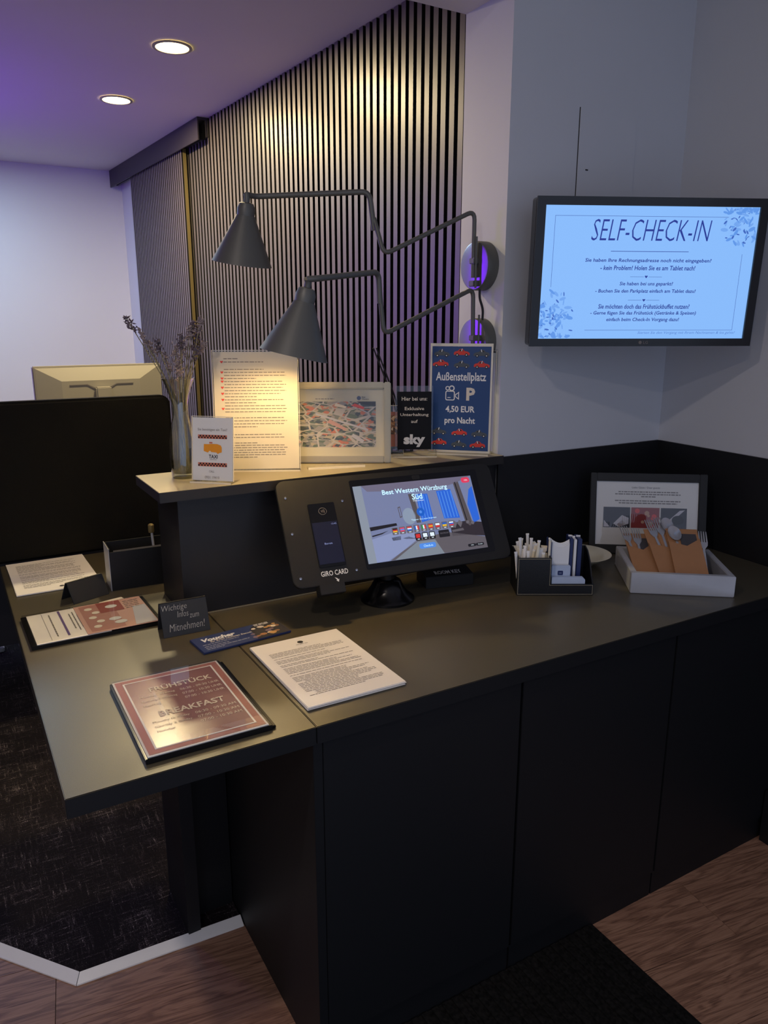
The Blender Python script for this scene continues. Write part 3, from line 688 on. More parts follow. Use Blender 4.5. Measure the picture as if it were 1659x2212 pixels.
quad('picture_sofa', 'scr_sofa', [(0.075, -0.024), (0.12, -0.022), (0.1695, -0.03), (0.1695, -0.068), (0.12, -0.06), (0.074, -0.058)])
quad('picture_sofa_seat', 'scr_floor', [(0.076, -0.042), (0.11, -0.04), (0.112, -0.046), (0.077, -0.048)], 0.0006)
for x in (0.088, 0.104): quad('picture_cushion', 'scr_cush', [(x-0.008, -0.026), (x, -0.017), (x+0.008, -0.025), (x, -0.038)], 0.0007)
for i, (x, y) in enumerate(((0.128, -0.026), (0.136, -0.021), (0.142, -0.029), (0.133, -0.031))): quad('picture_flower', 'scr_curt' if i % 2 else 'scr_cush', circ(x, y, 0.005, 8), 0.0007)
text(ks, 'lettering', 'Best Western Würzburg', 'scr_title', -0.002, 0.0745, 0.187, 0.0165, 0.001, 0.012)
text(ks, 'lettering', 'Süd', 'scr_title', -0.001, 0.0575, 0.030, 0.0155, 0.001, 0.018)
text(ks, 'lettering', 'Willkommen', 'scr_white', 0.0, 0.0465, 0.031, 0.0042, 0.001)
quad('touch_icon', 'scr_blue', circ(-0.001, 0.0155, 0.0112, 24), 0.001)
quad('touch_icon', 'scr_winl', circ(-0.001, 0.0155, 0.004, 14), 0.0012)
text(ks, 'lettering', 'Tippen Sie zum Starten', 'scr_title', 0.004, -0.0035, 0.072, 0.0048, 0.001)
def flag(x, y, bands, vert=False):
    n = len(bands)
    for i, c in enumerate(bands):
        if vert: quad('flag_band', c, [(x-0.006+0.012*i/n, y-0.0045), (x-0.006+0.012*(i+1)/n, y-0.0045), (x-0.006+0.012*(i+1)/n, y+0.0055), (x-0.006+0.012*i/n, y+0.0055)], 0.0014)
        else: quad('flag_band', c, [(x-0.006, y+0.0055-0.01*(i+1)/n), (x+0.006, y+0.0055-0.01*(i+1)/n), (x+0.006, y+0.0055-0.01*i/n), (x-0.006, y+0.0055-0.01*i/n)], 0.0014)
    quad('flag_tile', 'scr_dark' if y < -0.04 else 'scr_cush', rrect(x-0.0085, y-0.011, x+0.0085, y+0.008, 0.002, 2), 0.0011)
    quad('flag_caption', 'scr_white', [(x-0.003, y-0.0088), (x+0.003, y-0.0088), (x+0.003, y-0.007), (x-0.003, y-0.007)], 0.0014)
fl = [(['f_black', 'f_red', 'f_gold'], 0), (['scr_pink', 'scr_winl', 'scr_pink'], 0), (['f_red', 'scr_white', 'scr_win'], 0), (['scr_blue', 'scr_white', 'f_red'], 1), (['f_green', 'scr_white', 'f_red'], 1),
      (['f_red', 'f_gold', 'f_red'], 0), (['scr_white', 'f_red'], 0), (['scr_blue', 'f_gold'], 0), (['scr_white', 'scr_win', 'f_red'], 0)]
for i, (b_, v_) in enumerate(fl): flag(-0.083+i*0.0202, -0.025, b_, v_)
for i, b_ in enumerate((['f_red'], ['scr_white'], ['scr_white'])): flag(-0.0236+i*0.0202, -0.0465, b_)
quad('badge', 'scr_dark', rrect(0.036, -0.0575, 0.067, -0.0385, 0.002, 2), 0.0011)
text(ks, 'lettering', 'MEHR SPRACHEN', 'scr_cush', 0.052, -0.047, 0.024, 0.004, 0.0014)
quad('start_button', 'scr_winl', rrect(-0.026, -0.080, 0.021, -0.0665, 0.005, 4), 0.0011)
text(ks, 'lettering', 'Check-in', 'scr_title', -0.001, -0.0735, 0.026, 0.006, 0.0014)
quad('help_badge', 'scr_pink', rrect(0.138, 0.081, 0.163, 0.0955, 0.006, 4), 0.0011)
text(ks, 'lettering', 'Hilfe', 'scr_white', 0.152, 0.088, 0.010, 0.004, 0.0014)
for x in (0.124, 0.148):
    quad('menu_chip', 'scr_dark', rrect(x-0.012, -0.092, x+0.012, -0.0845, 0.003, 3), 0.0011)
    text(ks, 'lettering', 'Kontakt' if x > 0.13 else 'Infos', 'scr_white', x+0.001, -0.088, 0.013 if x > 0.13 else 0.008, 0.003, 0.0014)
# card reader
rd = obj('card_reader', MB().prism(rrect(-0.297, -0.092, -0.229, 0.0655, 0.003, 2), 0.0, 0.003), 'gloss_black', t, mx=KX)
obj('reader_screen', MB().rect(-0.295, -0.085, -0.231, 0.018), 'reader_blue', rd, mx=up(0.0034))
text(rd, 'lettering', 'Bereit', 'reader_text', -0.263, -0.036, 0.02, 0.0045, 0.0038)
text(rd, 'lettering', '12:45', 'reader_text', -0.24, 0.0115, 0.013, 0.0035, 0.0038)
obj('contactless_mark', MB().flat(circ(-0.262, 0.045, 0.0105, 22, 0.009)), 'ink', rd, mx=up(0.0034))
obj('contactless_mark', MB().flat(circ(-0.262, 0.045, 0.0094, 22, 0.0079)), 'gloss_black', rd, mx=up(0.0038))
for i in range(3): obj('contactless_wave', MB().rect(-0.266+i*0.0035, 0.0425-i*0.001, -0.2647+i*0.0035, 0.0475+i*0.001), 'ink', rd, mx=up(0.0042))
text(t, 'lettering', 'GIRO CARD', 'white_ink', -0.2615, -0.1075, 0.069, 0.0125, 0.0006, 0.012, mx=KX)
obj('arrow', MB().flat([(-0.264, -0.119), (-0.258, -0.1215), (-0.2555, -0.125), (-0.253, -0.1235), (-0.2555, -0.131), (-0.261, -0.1265), (-0.2585, -0.1255), (-0.261, -0.1225)]), 'white_ink', t, mx=KX @ up(0.0006))
obj('card_slot', MB().box(-0.309, -0.246, -0.158, -0.1345, -0.02, 0.012), 'matt_black', t, bevel=0.001, mx=KX)
for x, y in ((-0.347, 0.0876), (-0.205, 0.0667), (-0.347, -0.002), (-0.347, -0.1105), (-0.205, -0.1088)):
    obj('screw', MB().lathe([(0.0035, 0.0), (0.0032, 0.0012), (0.0015, 0.0018)], 10), 'chrome', t, smooth=True, mx=KX @ Matrix.Translation((x, y, 0.0002)))
obj('stand_base', MB().lathe([(0.068, 0.0), (0.0685, 0.006), (0.062, 0.012), (0.052, 0.019), (0.042, 0.034), (0.034, 0.05), (0.026, 0.056)], 36), 'gloss_black', t, smooth=True)
obj('stand_neck', MB().tube([(0, 0, 0.055), (0, 0.0, 0.10), (0.012, 0.006, 0.155)], 0.021, 16), 'gloss_black', t, smooth=True)
obj('stand_hinge', MB().box(-0.04, 0.06, -0.002, 0.02, 0.145, 0.17), 'matt_black', t)
# room key box
t = thing('key_box', 'low black room key box beside the terminal stand', 'box', (1.108, 1.565, CT), -14)
obj('body', MB().prism([(-0.022, 0.0), (0.055, 0.0), (0.055, 0.042), (-0.022, 0.032)], -0.067, 0.067), 'matt_black', t, bevel=0.001, mx=Matrix(((0, 0, 1, 0), (1, 0, 0, 0), (0, 1, 0, 0), (0, 0, 0, 1))))
obj('bracket', MB().box(-0.02, 0.02, 0.03, 0.05, 0.039, 0.06), 'matt_black', t)
text(t, 'lettering', 'ROOM KEY', 'white_ink', 0.0, 0.0, 0.074, 0.020, 0.0008, 0.02, mx=plane_mx(82.5, (0.0, -0.004, 0.0352)))

# ------------------------------------------------------------------ signs on the raised shelf
def acrylic_stand(t, w_, h_, tilt, foot=0.05, thick=0.003, base_h=0.004):
    mx = plane_mx(tilt, (0, 0, base_h))
    obj('acrylic_sheet', MB().box(-w_/2, w_/2, 0, h_, -thick, -0.0008), 'acrylic', t, mx=mx)
    e = MB()
    e.box(-w_/2-0.0012, -w_/2, 0, h_, -thick, 0.0004); e.box(w_/2, w_/2+0.0012, 0, h_, -thick, 0.0004); e.box(-w_/2-0.0012, w_/2+0.0012, h_, h_+0.0012, -thick, 0.0004)
    obj('polished_edge', e, 'acrylic_edge', t, mx=mx)
    obj('acrylic_foot', MB().box(-w_/2, w_/2, -0.012, foot, 0, base_h-0.0006), 'acrylic', t)
    obj('foot_edge', MB().box(-w_/2, w_/2, -0.0135, -0.012, 0, base_h-0.0006), 'acrylic_edge', t)
    return mx
# letter in A4 stand
t = thing('letter_stand', 'tall acrylic stand holding a printed guest letter with red hearts', 'sign', (0.6725, 1.786, RT), -26)
mx = acrylic_stand(t, 0.212, 0.296, 6, 0.045)
pp = obj('letter', MB().box(-0.104, 0.104, 0.001, 0.293, -0.0006, 0.0), 'letter_paper', t, mx=mx)
rows = []; hearts = [(0.268, 0.62), (0.2385, 0.98)]
ys = [0.276, 0.268, 0.250, 0.2425, 0.235, 0.2275, 0.220, 0.2125, 0.205, 0.1975, 0.190, 0.1825, 0.175, 0.1675, 0.160, 0.1525, 0.145, 0.130, 0.1225, 0.115, 0.1075, 0.088, 0.081, 0.067, 0.061, 0.055, 0.049, 0.043, 0.037, 0.031]
rw = random.Random(5)
for i, y in enumerate(ys): rows.append((y, 0.0, {0: 0.22, 1: 0.62, 2: 0.62}.get(i, rw.choice((0.97, 0.92, 0.88, 0.5, 0.95)))))
lines(pp, 'letter_print', 'ink', -0.078, 0.08, rows, 0.0019, Matrix(), 11, 0.0004)
for y in (0.268, 0.2425, 0.2275, 0.220, 0.205, 0.190, 0.175, 0.1525):
    obj('heart', MB().flat([(-0.083, y-0.0034), (-0.0795, y+0.0006), (-0.0797, y+0.0026), (-0.0815, y+0.003), (-0.083, y+0.0016), (-0.0845, y+0.003), (-0.0863, y+0.0026), (-0.0865, y+0.0006)]), 'heart', pp, mx=up(0.0005))
# taxi card
t = thing('taxi_sign', 'small acrylic stand with grey taxi card and orange cab', 'sign', (0.525, 1.70, RT), -43)
mx = acrylic_stand(t, 0.103, 0.150, 7, 0.04)
pp = obj('card', MB().box(-0.0505, 0.0505, 0.001, 0.148, -0.0006, 0.0), 'paper_grey', t, mx=mx)
text(pp, 'lettering', 'Sie benötigen ein Taxi?', 'ink', 0, 0.1195, 0.074, 0.0078, 0.0005)
for y in (0.1035, 0.0385):
    obj('checker_base', MB().rect(-0.0365, y-0.0045, 0.0365, y+0.0045), 'taxi_red', pp, mx=up(0.0004))
    mb = MB()
    for i in range(19):
        for j in range(2):
            if (i+j) % 2 == 0: mb.rect(-0.036+i*0.0038, y-0.0038+j*0.0038, -0.036+(i+1)*0.0038, y+j*0.0038)
    o = obj('checker_print', mb, 'ink_black', pp, mx=up(0.0007)); o['kind'] = 'stuff'
obj('cab_picture', MB().flat([(-0.022, 0.070), (-0.012, 0.0665), (-0.008, 0.0685), (0.018, 0.0665), (0.0235, 0.068), (0.0235, 0.079), (0.021, 0.084), (0.012, 0.087), (-0.004, 0.0872), (-0.010, 0.0862), (-0.0215, 0.0862)]), 'orange', pp, mx=up(0.0005))
obj('cab_light', MB().rect(-0.008, 0.088, 0.0, 0.0915), 'taxi_red', pp, mx=up(0.0005))
for x in (-0.0065, 0.014): obj('cab_wheel', MB().flat(circ(x, 0.0675, 0.0032, 12)), 'cream_ink' if x < 0 else 'orange', pp, mx=up(0.0007))
text(pp, 'lettering', 'TAXI', 'ink_black', 0.002, 0.0575, 0.022, 0.0085, 0.0005, 0.02)
text(pp, 'lettering', 'SERVICE', 'ink', 0.002, 0.0505, 0.017, 0.0024, 0.0005)
text(pp, 'lettering', 'CALL', 'ink', -0.002, 0.0225, 0.013, 0.0048, 0.0005)
text(pp, 'lettering', '0931 19410', 'ink', -0.001, 0.0085, 0.037, 0.0062, 0.0005)
# silver picture frame with the aerial photo
t = thing('picture_frame', 'silver picture frame with an aerial town photograph', 'picture frame', (0.888, 1.785, RT), -29)
mx = plane_mx(9, (0, 0, 0.001))
mb = MB(); FW, FH = 0.302, 0.214
for a, b in (((-FW/2, 0), (-FW/2+0.018, FH)), ((FW/2-0.018, 0), (FW/2, FH)), ((-FW/2+0.018, 0), (FW/2-0.018, 0.018)), ((-FW/2+0.018, FH-0.018), (FW/2-0.018, FH))):
    q = obj('frame_bar', MB().box(a[0], b[0], a[1], b[1], -0.012, 0.006), 'silver', t, bevel=0.0025, mx=mx)
obj('mat_board', MB().box(-FW/2+0.017, FW/2-0.017, 0.017, FH-0.017, -0.008, -0.004), 'mat_board', t, mx=mx)
ph = obj('photograph', MB().rect(-0.112, 0.042, 0.111, 0.163), 'aerial', t, mx=mx @ up(-0.0034))
for pts, mt in (([(0.045, 0.152), (0.078, 0.142), (0.081, 0.148), (0.055, 0.158)], 'car_red'), 
                ([(-0.02, 0.108), (0.03, 0.085), (0.033, 0.092), (-0.012, 0.116)], 'print_rose'), ([(0.045, 0.07), (0.075, 0.052), (0.08, 0.06), (0.05, 0.078)], 'print_pale'),
                ([(0.0, 0.152), (0.03, 0.145), (0.033, 0.15), (0.005, 0.159)], 'cream_ink'), ([(-0.05, 0.128), (0.09, 0.085), (0.091, 0.09), (-0.049, 0.133)], 'print_pale'), ([(0.07, 0.157), (0.111, 0.15), (0.111, 0.163), (0.06, 0.163)], 'print_dark')):
    obj('photo_detail', MB().flat(pts), mt, ph, mx=up(0.0005))
obj('logo_mark', MB().flat(circ(0.066, 0.172, 0.0055, 18)), 'voucher', t, mx=mx @ up(-0.0036))
text(t, 'lettering', 'Best\nWestern', 'ink_dark', 0.074, 0.172, 0.019, 0.009, -0.0035, 0.01, align='L', mx=mx)
lines(t, 'caption_print', 'ink', -0.05, 0.0, [(0.170, 0, 1)], 0.002, mx, 4, -0.0035)
obj('glass_pane', MB().box(-FW/2+0.0175, FW/2-0.0175, 0.0175, FH-0.0175, -0.0015, -0.0005), 'pane', t, mx=mx)
obj('back_strut', MB().box(-0.02, 0.02, 0.035, 0.07, 0.0005, 0.1), 'matt_black', t)
# clear plastic scraper in front of the frame
t = thing('clear_strip', 'clear plastic strip lying in front of the silver frame', 'plastic strip', (0.862, 1.725, RT), -14)
obj('strip', MB().box(-0.075, 0.075, -0.012, 0.012, 0.0, 0.006), 'acrylic', t)
obj('strip_edge', MB().box(-0.075, 0.075, -0.0132, -0.012, 0.0, 0.006), 'acrylic_edge', t)
# sky card
t = thing('entertainment_sign', 'small black card reading sky in a clear acrylic block', 'sign', (1.127, 1.762, RT), -27)
obj('block_base', MB().box(-0.062, 0.062, -0.012, 0.03, 0.0, 0.018), 'acrylic', t, bevel=0.001)
obj('base_edge', MB().box(-0.062, 0.062, -0.0135, -0.012, 0.0, 0.003), 'acrylic_edge', t)
mx = plane_mx(3, (0, 0.006, 0.0185))
obj('acrylic_sheet', MB().box(-0.054, 0.052, 0.0, 0.178, -0.004, -0.0008), 'acrylic', t, mx=mx)
pp = obj('card', MB().box(-0.0475, 0.0475, 0.001, 0.162, -0.0006, 0.0), 'sky_card', t, mx=mx)
for s_, y, w_, h_ in (('Hier bei uns:', 0.1425, 0.071, 0.0105), ('Exklusive', 0.1155, 0.054, 0.0092), ('Unterhaltung', 0.0975, 0.079, 0.0105), ('auf', 0.080, 0.0185, 0.0088)):
    text(pp, 'lettering', s_, 'cream_ink', 0, y, w_, h_, 0.0005, 0.01)
text(pp, 'logo', 'sky', 'paper_grey', 0.0, 0.026, 0.061, 0.036, 0.0005, 0.05)
# sparkling leaflet half hidden behind it
t = thing('leaflet_holder', 'clear holder with brown sparkling leaflet behind the sky card', 'sign', (1.085, 1.82, RT), -27)
mx = acrylic_stand(t, 0.07, 0.135, 4, 0.02)
pp = obj('leaflet', MB().box(-0.033, 0.033, 0.02, 0.118, -0.0006, 0.0), 'print_rose2', t, mx=mx)
obj('leaflet_photo', MB().rect(-0.03, 0.055, 0.03, 0.108), 'speckle', pp, mx=up(0.0005))
# parking poster
t = thing('parking_sign', 'blue parking poster with small red and grey cars in acrylic stand', 'sign', (1.262, 1.737, RT), -44)
mx = plane_mx(2, (0, 0, 0.004))
obj('acrylic_sheet', MB().box(-0.086, 0.086, 0, 0.306, -0.004, -0.0008), 'acrylic', t, mx=mx)
e = MB(); e.box(-0.088, -0.083, 0.0, 0.306, -0.003, 0.0004); e.box(0.083, 0.088, 0.0, 0.306, -0.003, 0.0004); e.box(-0.083, 0.083, 0.298, 0.306, -0.003, 0.0004); e.box(-0.083, 0.083, 0.0, 0.006, -0.003, 0.0004)
obj('white_border', e, 'acrylic_edge', t, mx=mx)
obj('acrylic_foot', MB().box(-0.086, 0.086, -0.02, 0.028, 0.0, 0.0035), 'acrylic', t)
obj('foot_edge', MB().box(-0.086, 0.086, -0.0215, -0.02, 0.0, 0.0035), 'acrylic_edge', t)
pp = obj('poster', MB().box(-0.0825, 0.0825, 0.0065, 0.2975, -0.0006, 0.0), 'park_blue', t, mx=mx)
text(pp, 'lettering', 'Außenstellplatz', 'white_ink', 0, 0.2115, 0.142, 0.031, 0.0006, 0.018)
text(pp, 'lettering', 'P', 'cream_ink', 0.029, 0.1665, 0.025, 0.036, 0.0006, 0.04)
text(pp, 'lettering', '4,50 EUR', 'white_ink', 0.0, 0.1225, 0.083, 0.021, 0.0006, 0.025)
text(pp, 'lettering', 'pro Nacht', 'white_ink', 0.0, 0.0895, 0.087, 0.023, 0.0006, 0.025)
def ring(pts_o, pts_i):
    n = len(pts_o); mb = MB(); mb.add([(x, y, 0) for x, y in pts_o]+[(x, y, 0) for x, y in pts_i], [(i, (i+1) % n, n+(i+1) % n, n+i) for i in range(n)]); return mb
obj('camera_icon', ring(rrect(-0.043, 0.148, -0.016, 0.175, 0.005, 4), rrect(-0.0405, 0.1505, -0.0185, 0.1725, 0.003, 4)), 'white_ink', pp, mx=up(0.0006))
for x, r_ in ((-0.037, 0.0062), (-0.025, 0.0082)):
    obj('camera_icon', ring(circ(x, 0.182, r_, 16), circ(x, 0.182, r_*0.6, 16)), 'white_ink', pp, mx=up(0.0008))
obj('camera_icon', ring([(-0.015, 0.165), (-0.004, 0.173), (-0.004, 0.150), (-0.015, 0.158)], [(-0.013, 0.1635), (-0.0063, 0.1685), (-0.0063, 0.1545), (-0.013, 0.1595)]), 'white_ink', pp, mx=up(0.0006))
obj('camera_icon', MB().rect(-0.037, 0.155, -0.028, 0.157), 'white_ink', pp, mx=up(0.0006))
def car(x, y, red, s=1.0, flip=1):
    f = lambda pts: [(x+px*s*flip, y+py*s) for px, py in pts]
    obj('car_picture', MB().flat(f([(-0.022, -0.004), (-0.0215, 0.002), (-0.018, 0.005), (-0.011, 0.0065), (-0.006, 0.0115), (0.003, 0.0118), (0.008, 0.0062), (0.017, 0.0045), (0.0225, 0.001), (0.0225, -0.005)])), 'car_red' if red else 'car_grey', pp, mx=up(0.0005))
    obj('car_window', MB().flat(f([(-0.008, 0.006), (-0.0045, 0.0098), (0.0018, 0.0098), (0.0055, 0.0058)])), 'ink_dark', pp, mx=up(0.0007))
    obj('car_window', MB().flat(f([(-0.0015, 0.006), (0.0005, 0.013), (0.0022, 0.013), (0.0012, 0.006)])), 'white_ink', pp, mx=up(0.0009))
    for wx in (-0.0125, 0.0135):
        obj('car_wheel', MB().flat(circ(x+wx*s, y-0.0045*s, 0.0044*s, 10)), 'ink_dark', pp, mx=up(0.0007))
        obj('car_wheel', MB().flat(circ(x+wx*s, y-0.0045*s, 0.0018*s, 8)), 'white_ink', pp, mx=up(0.0009))
for x, y, rd_, fl_ in ((-0.056, 0.277, 0, 1), (0.0, 0.279, 1, 1), (0.056, 0.277, 0, -1), (-0.058, 0.249, 1, -1), (0.001, 0.246, 0, 1), (0.057, 0.246, 1, 1),
                       (-0.060, 0.058, 0, 1), (0.0, 0.056, 1, -1), (0.056, 0.054, 0, 1), (-0.058, 0.027, 1, -1), (-0.001, 0.023, 0, 1), (0.053, 0.022, 1, -1)):
    car(x, y, rd_, 1.0, fl_)
# blank holder behind the parking poster
t = thing('blank_sign', 'empty pale acrylic holder wedged between parking poster and wall edge', 'sign', (1.336, 1.737, RT), -68)
mx = acrylic_stand(t, 0.09, 0.285, 0, 0.012)
obj('backing_card', MB().box(-0.043, 0.043, 0.002, 0.28, -0.0006, 0.0), 'paper_grey', t, mx=mx)
# router aerials
t = thing('router', 'black router with two thin antennas behind the silver frame', 'router', (1.115, 1.853, RT), 0)
obj('case', MB().box(-0.05, 0.06, -0.012, 0.016, 0.0, 0.02), 'matt_black', t, bevel=0.002)
for dx in (0.0, 0.008):
    obj('antenna', MB().tube([(0.035+dx, 0.002, 0.02), (-0.005+dx, 0.002, 0.16), (-0.067+dx*1.2, 0.002, 0.298)], [0.0032, 0.0028, 0.002], 8), 'rubber', t, smooth=True)

# ------------------------------------------------------------------ vase with dried lavender
VX, VY = 0.487, 1.80
t = thing('vase', 'slim flared glass vase with a little water on the shelf', 'vase', (VX, VY, RT))
prof = [(0.028, 0.0), (0.030, 0.006), (0.0315, 0.03), (0.0325, 0.06), (0.030, 0.095), (0.024, 0.125), (0.0195, 0.15), (0.019, 0.17), (0.0215, 0.19), (0.029, 0.215), (0.0375, 0.236), (0.0385, 0.2385)]
inner = [(max(r-0.0022, 0.001), z) for r, z in reversed(prof)]; inner[-1] = (inner[-1][0], 0.012)
obj('glass_body', MB().lathe(prof + [(0.0372, 0.2390)] + inner[1:] + [(0.001, 0.011)], 32, True), 'glass', t, smooth=True)
obj('water', MB().lathe([(0.001, 0.013), (0.0275, 0.0135), (0.029, 0.03), (0.0293, 0.046), (0.001, 0.0462)], 24, False), 'water', t, smooth=True)
tops = [(298, 690, 0.01, 'a'), (318, 716, -0.012, 'b'), (338, 742, 0.014, 'b'), (352, 738, -0.006, 'b'), (372, 770, 0.02, 'b'), (390, 748, 0.004, 'b'), (400, 728, -0.016, 'b'), (412, 742, 0.018, 'b'),
        (424, 712, 0.0, 'a'), (436, 700, 0.014, 'a'), (444, 692, -0.012, 'a'), (452, 744, 0.006, 'b'), (431, 752, -0.018, 'b'), (404, 778, 0.022, 'b'), (386, 790, -0.02, 'b'), (445, 722, 0.02, 'b')]
rl = random.Random(12)
fm = None
for i, (px, py, dy, kd) in enumerate(tops):
    top = Vector(((px-392)*0.00112, dy, 0.2385+(815-py)*0.00109))
    ang = rl.uniform(0, 6.28)
    foot = Vector((0.014*math.cos(ang), 0.014*math.sin(ang), 0.016))
    a_ = math.atan2(top.y, top.x) if top.x or top.y else 0
    neck = Vector((0.011*math.cos(a_), 0.011*math.sin(a_), 0.165)) 
    lip = Vector((min(max(top.x*0.42, -0.031), 0.031), dy*0.7, 0.235))
    s = thing('lavender_stem', 'dried lavender stem standing in the glass vase', 'lavender', (VX, VY, RT), 0, 'dried lavender in the vase')
    order = sorted(range(len(tops)), key=lambda q: tops[q][0]).index(i)
    nth = ['furthest left', 'second from the left', 'third from the left', 'fourth from the left', 'fifth from the left', 'sixth from the left', 'seventh from the left', 'just left of the middle', 'just right of the middle',
           'seventh from the right', 'sixth from the right', 'fifth from the right', 'fourth from the right', 'third from the right', 'second from the right', 'furthest right'][order]
    s['label'] = 'dried lavender stem in the glass vase, flower head ' + nth
    path = bend([foot, neck, lip, top], 0.05, 4)
    obj('stem', MB().tube(path, 0.0011, 5), 'stem', s)
    mb = MB(); L_ = rl.uniform(0.030, 0.046); d = (top-lip).normalized()
    n = 46
    for k in range(n):
        f_ = k/n; c = top - d*L_*(1-f_)*1.0 + d*0.006; c = c + Vector((rl.gauss(0, 0.0044), rl.gauss(0, 0.0044), rl.gauss(0, 0.002)))*(1.25-0.6*f_)
        if (k//5) % 2 == 1 and rl.random() < 0.3: continue
        e_ = 0.0034*rl.uniform(0.7, 1.35)
        q = Vector((rl.uniform(-1, 1), rl.uniform(-1, 1), rl.uniform(-0.2, 1))).normalized()
        u_ = q.orthogonal().normalized(); v_ = q.cross(u_)
        mb.add([c-q*e_*1.3, c+u_*e_*0.7, c+v_*e_*0.7, c-u_*e_*0.7, c-v_*e_*0.7, c+q*e_*1.7], [(0, 2, 1), (0, 3, 2), (0, 4, 3), (0, 1, 4), (5, 1, 2), (5, 2, 3), (5, 3, 4), (5, 4, 1)])
    o = obj('flower_head', mb, 'lav' if i % 3 else 'lav2', s); o['kind'] = 'stuff'

# ------------------------------------------------------------------ papers and signs on the desk
LIE = plane_mx(90)
def sheet_stack(name, label, cat, loc, yaw, w_, h_, n, mt='paper', jitter=0.6, dz=0.0012):
    t = thing(name, label, cat, loc, yaw); rj = random.Random(name)
    top = None
    for i in range(n):
        a_ = R(rj.uniform(-jitter, jitter)) if i < n-1 else 0
        top = obj('sheet', MB().box(-w_/2, w_/2, -h_/2, h_/2, 0, dz*0.9), mt, t, mx=Matrix.Translation((rj.uniform(-0.0015, 0.0015) if i < n-1 else 0, rj.uniform(-0.002, 0.002) if i < n-1 else 0, i*dz)) @ Matrix.Rotation(a_, 4, 'Z'))
    return t, top, dz*0.9
t, top, zt = sheet_stack('paper_stack', 'stack of printed white sheets at the worktop joint', 'paper', (0.604, 1.278, CT), 0, 0.206, 0.298, 6)
zz = up(zt)
rows = []; y = 0.092; rw = random.Random(8)
while y > -0.112:
    rows.append((y, 0.0 if rw.random() < 0.85 else 0.1, rw.choice((0.98, 0.95, 0.9, 0.7, 0.97, 0.5)))); y -= rw.choice((0.0058, 0.0058, 0.0058, 0.0105))
lines(top, 'sheet_print', 'ink', -0.082, 0.086, rows, 0.0016, zz, 21)
obj('logo_mark', MB().flat(circ(0.002, 0.122, 0.0065, 18)), 'ink_black', top, mx=zz @ up(0.0005))
lines(top, 'logo_print', 'ink', -0.012, 0.016, [(0.1115, 0, 1)], 0.0016, zz, 3)
t, top, zt = sheet_stack('paper_stack', 'printed white sheet lying upside down beside the black divider', 'paper', (0.205, 2.185, CT), 1.0, 0.208, 0.295, 3)
zz = up(zt)
rows = []; y = 0.112; rw = random.Random(18)
while y > -0.10:
    rows.append((y, 0.0, rw.choice((0.98, 0.95, 0.9, 0.6, 0.97, 0.4)))); y -= rw.choice((0.0085, 0.0085, 0.015))
lines(top, 'sheet_print', 'ink', -0.082, 0.082, rows, 0.0024, zz, 22)
obj('logo_mark', MB().flat(circ(0.006, -0.124, 0.006, 14)), 'ink_dark', top, mx=zz @ up(0.0005))
# breakfast sign
t = thing('breakfast_sign', 'flat breakfast hours sign in mauve print with pale border', 'sign', (0.314, 1.249, CT), -0.3)
obj('backing_board', MB().box(-0.106, 0.108, -0.148, 0.148, 0.0, 0.0095), 'gloss_black', t, bevel=0.001)
pp = obj('card', MB().box(-0.102, 0.102, -0.145, 0.145, 0.0096, 0.0112), 'paper_grey', t)
zz = up(0.0112)
obj('colour_field', MB().rect(-0.083, -0.126, 0.083, 0.126), 'board_pink', pp, mx=zz @ up(0.0005))
obj('border_line', ring([(-0.086, -0.129), (0.086, -0.129), (0.086, 0.129), (-0.086, 0.129)], [(-0.083, -0.126), (0.083, -0.126), (0.083, 0.126), (-0.083, 0.126)]), 'white_ink', pp, mx=zz @ up(0.0008))
obj('edge_band', ring([(-0.0985, -0.1415), (0.0985, -0.1415), (0.0985, 0.1415), (-0.0985, 0.1415)], [(-0.0865, -0.1295), (0.0865, -0.1295), (0.0865, 0.1295), (-0.0865, 0.1295)]), 'print_rose2', pp, mx=zz @ up(0.0004))
ZB = up(0.0112)
def bt(s_, x, y, w_, h_, b=0.0, al='C'): text(pp, 'lettering', s_, 'cream_ink', x, y, w_, h_, 0.0012, b, 0.0, al, ZB)
bt('FRÜHSTÜCK', 0.012, 0.083, 0.118, 0.022, 0.02)
for i, (a_, b_) in enumerate((('Montag - Freitag', '06:30 - 09:30 UHR'), ('Samstag & Sonntag', '07:00 - 10:30 UHR'), ('Feiertag', '07:00 - 10:30 UHR'))):
    bt(a_, -0.07, 0.056-i*0.0175, 0.064 if i < 2 else 0.03, 0.0085, 0.0, 'L'); bt(b_, 0.004, 0.056-i*0.0175, 0.074, 0.0085, 0.0, 'L')
bt('BREAKFAST', 0.006, -0.018, 0.118, 0.020, 0.02)
for i, (a_, b_) in enumerate((('Monday to Friday', '06:30 - 09:30 AM'), ('Saturday & Sunday', '07:00 - 10:30 AM'), ('Holiday', '07:00 - 10:30 AM'))):
    bt(a_, -0.07, -0.044-i*0.0165, 0.064 if i < 2 else 0.03, 0.0085, 0.0, 'L'); bt(b_, 0.004, -0.044-i*0.0165, 0.074, 0.0085, 0.0, 'L')
obj('cover_sheet', MB().box(-0.1025, 0.1025, -0.1455, 0.1455, 0.0140, 0.0146), 'pane', t)
obj('hinge_strip', MB().box(0.109, 0.115, -0.145, 0.146, 0.0, 0.006), 'gloss_black', t, bevel=0.001)
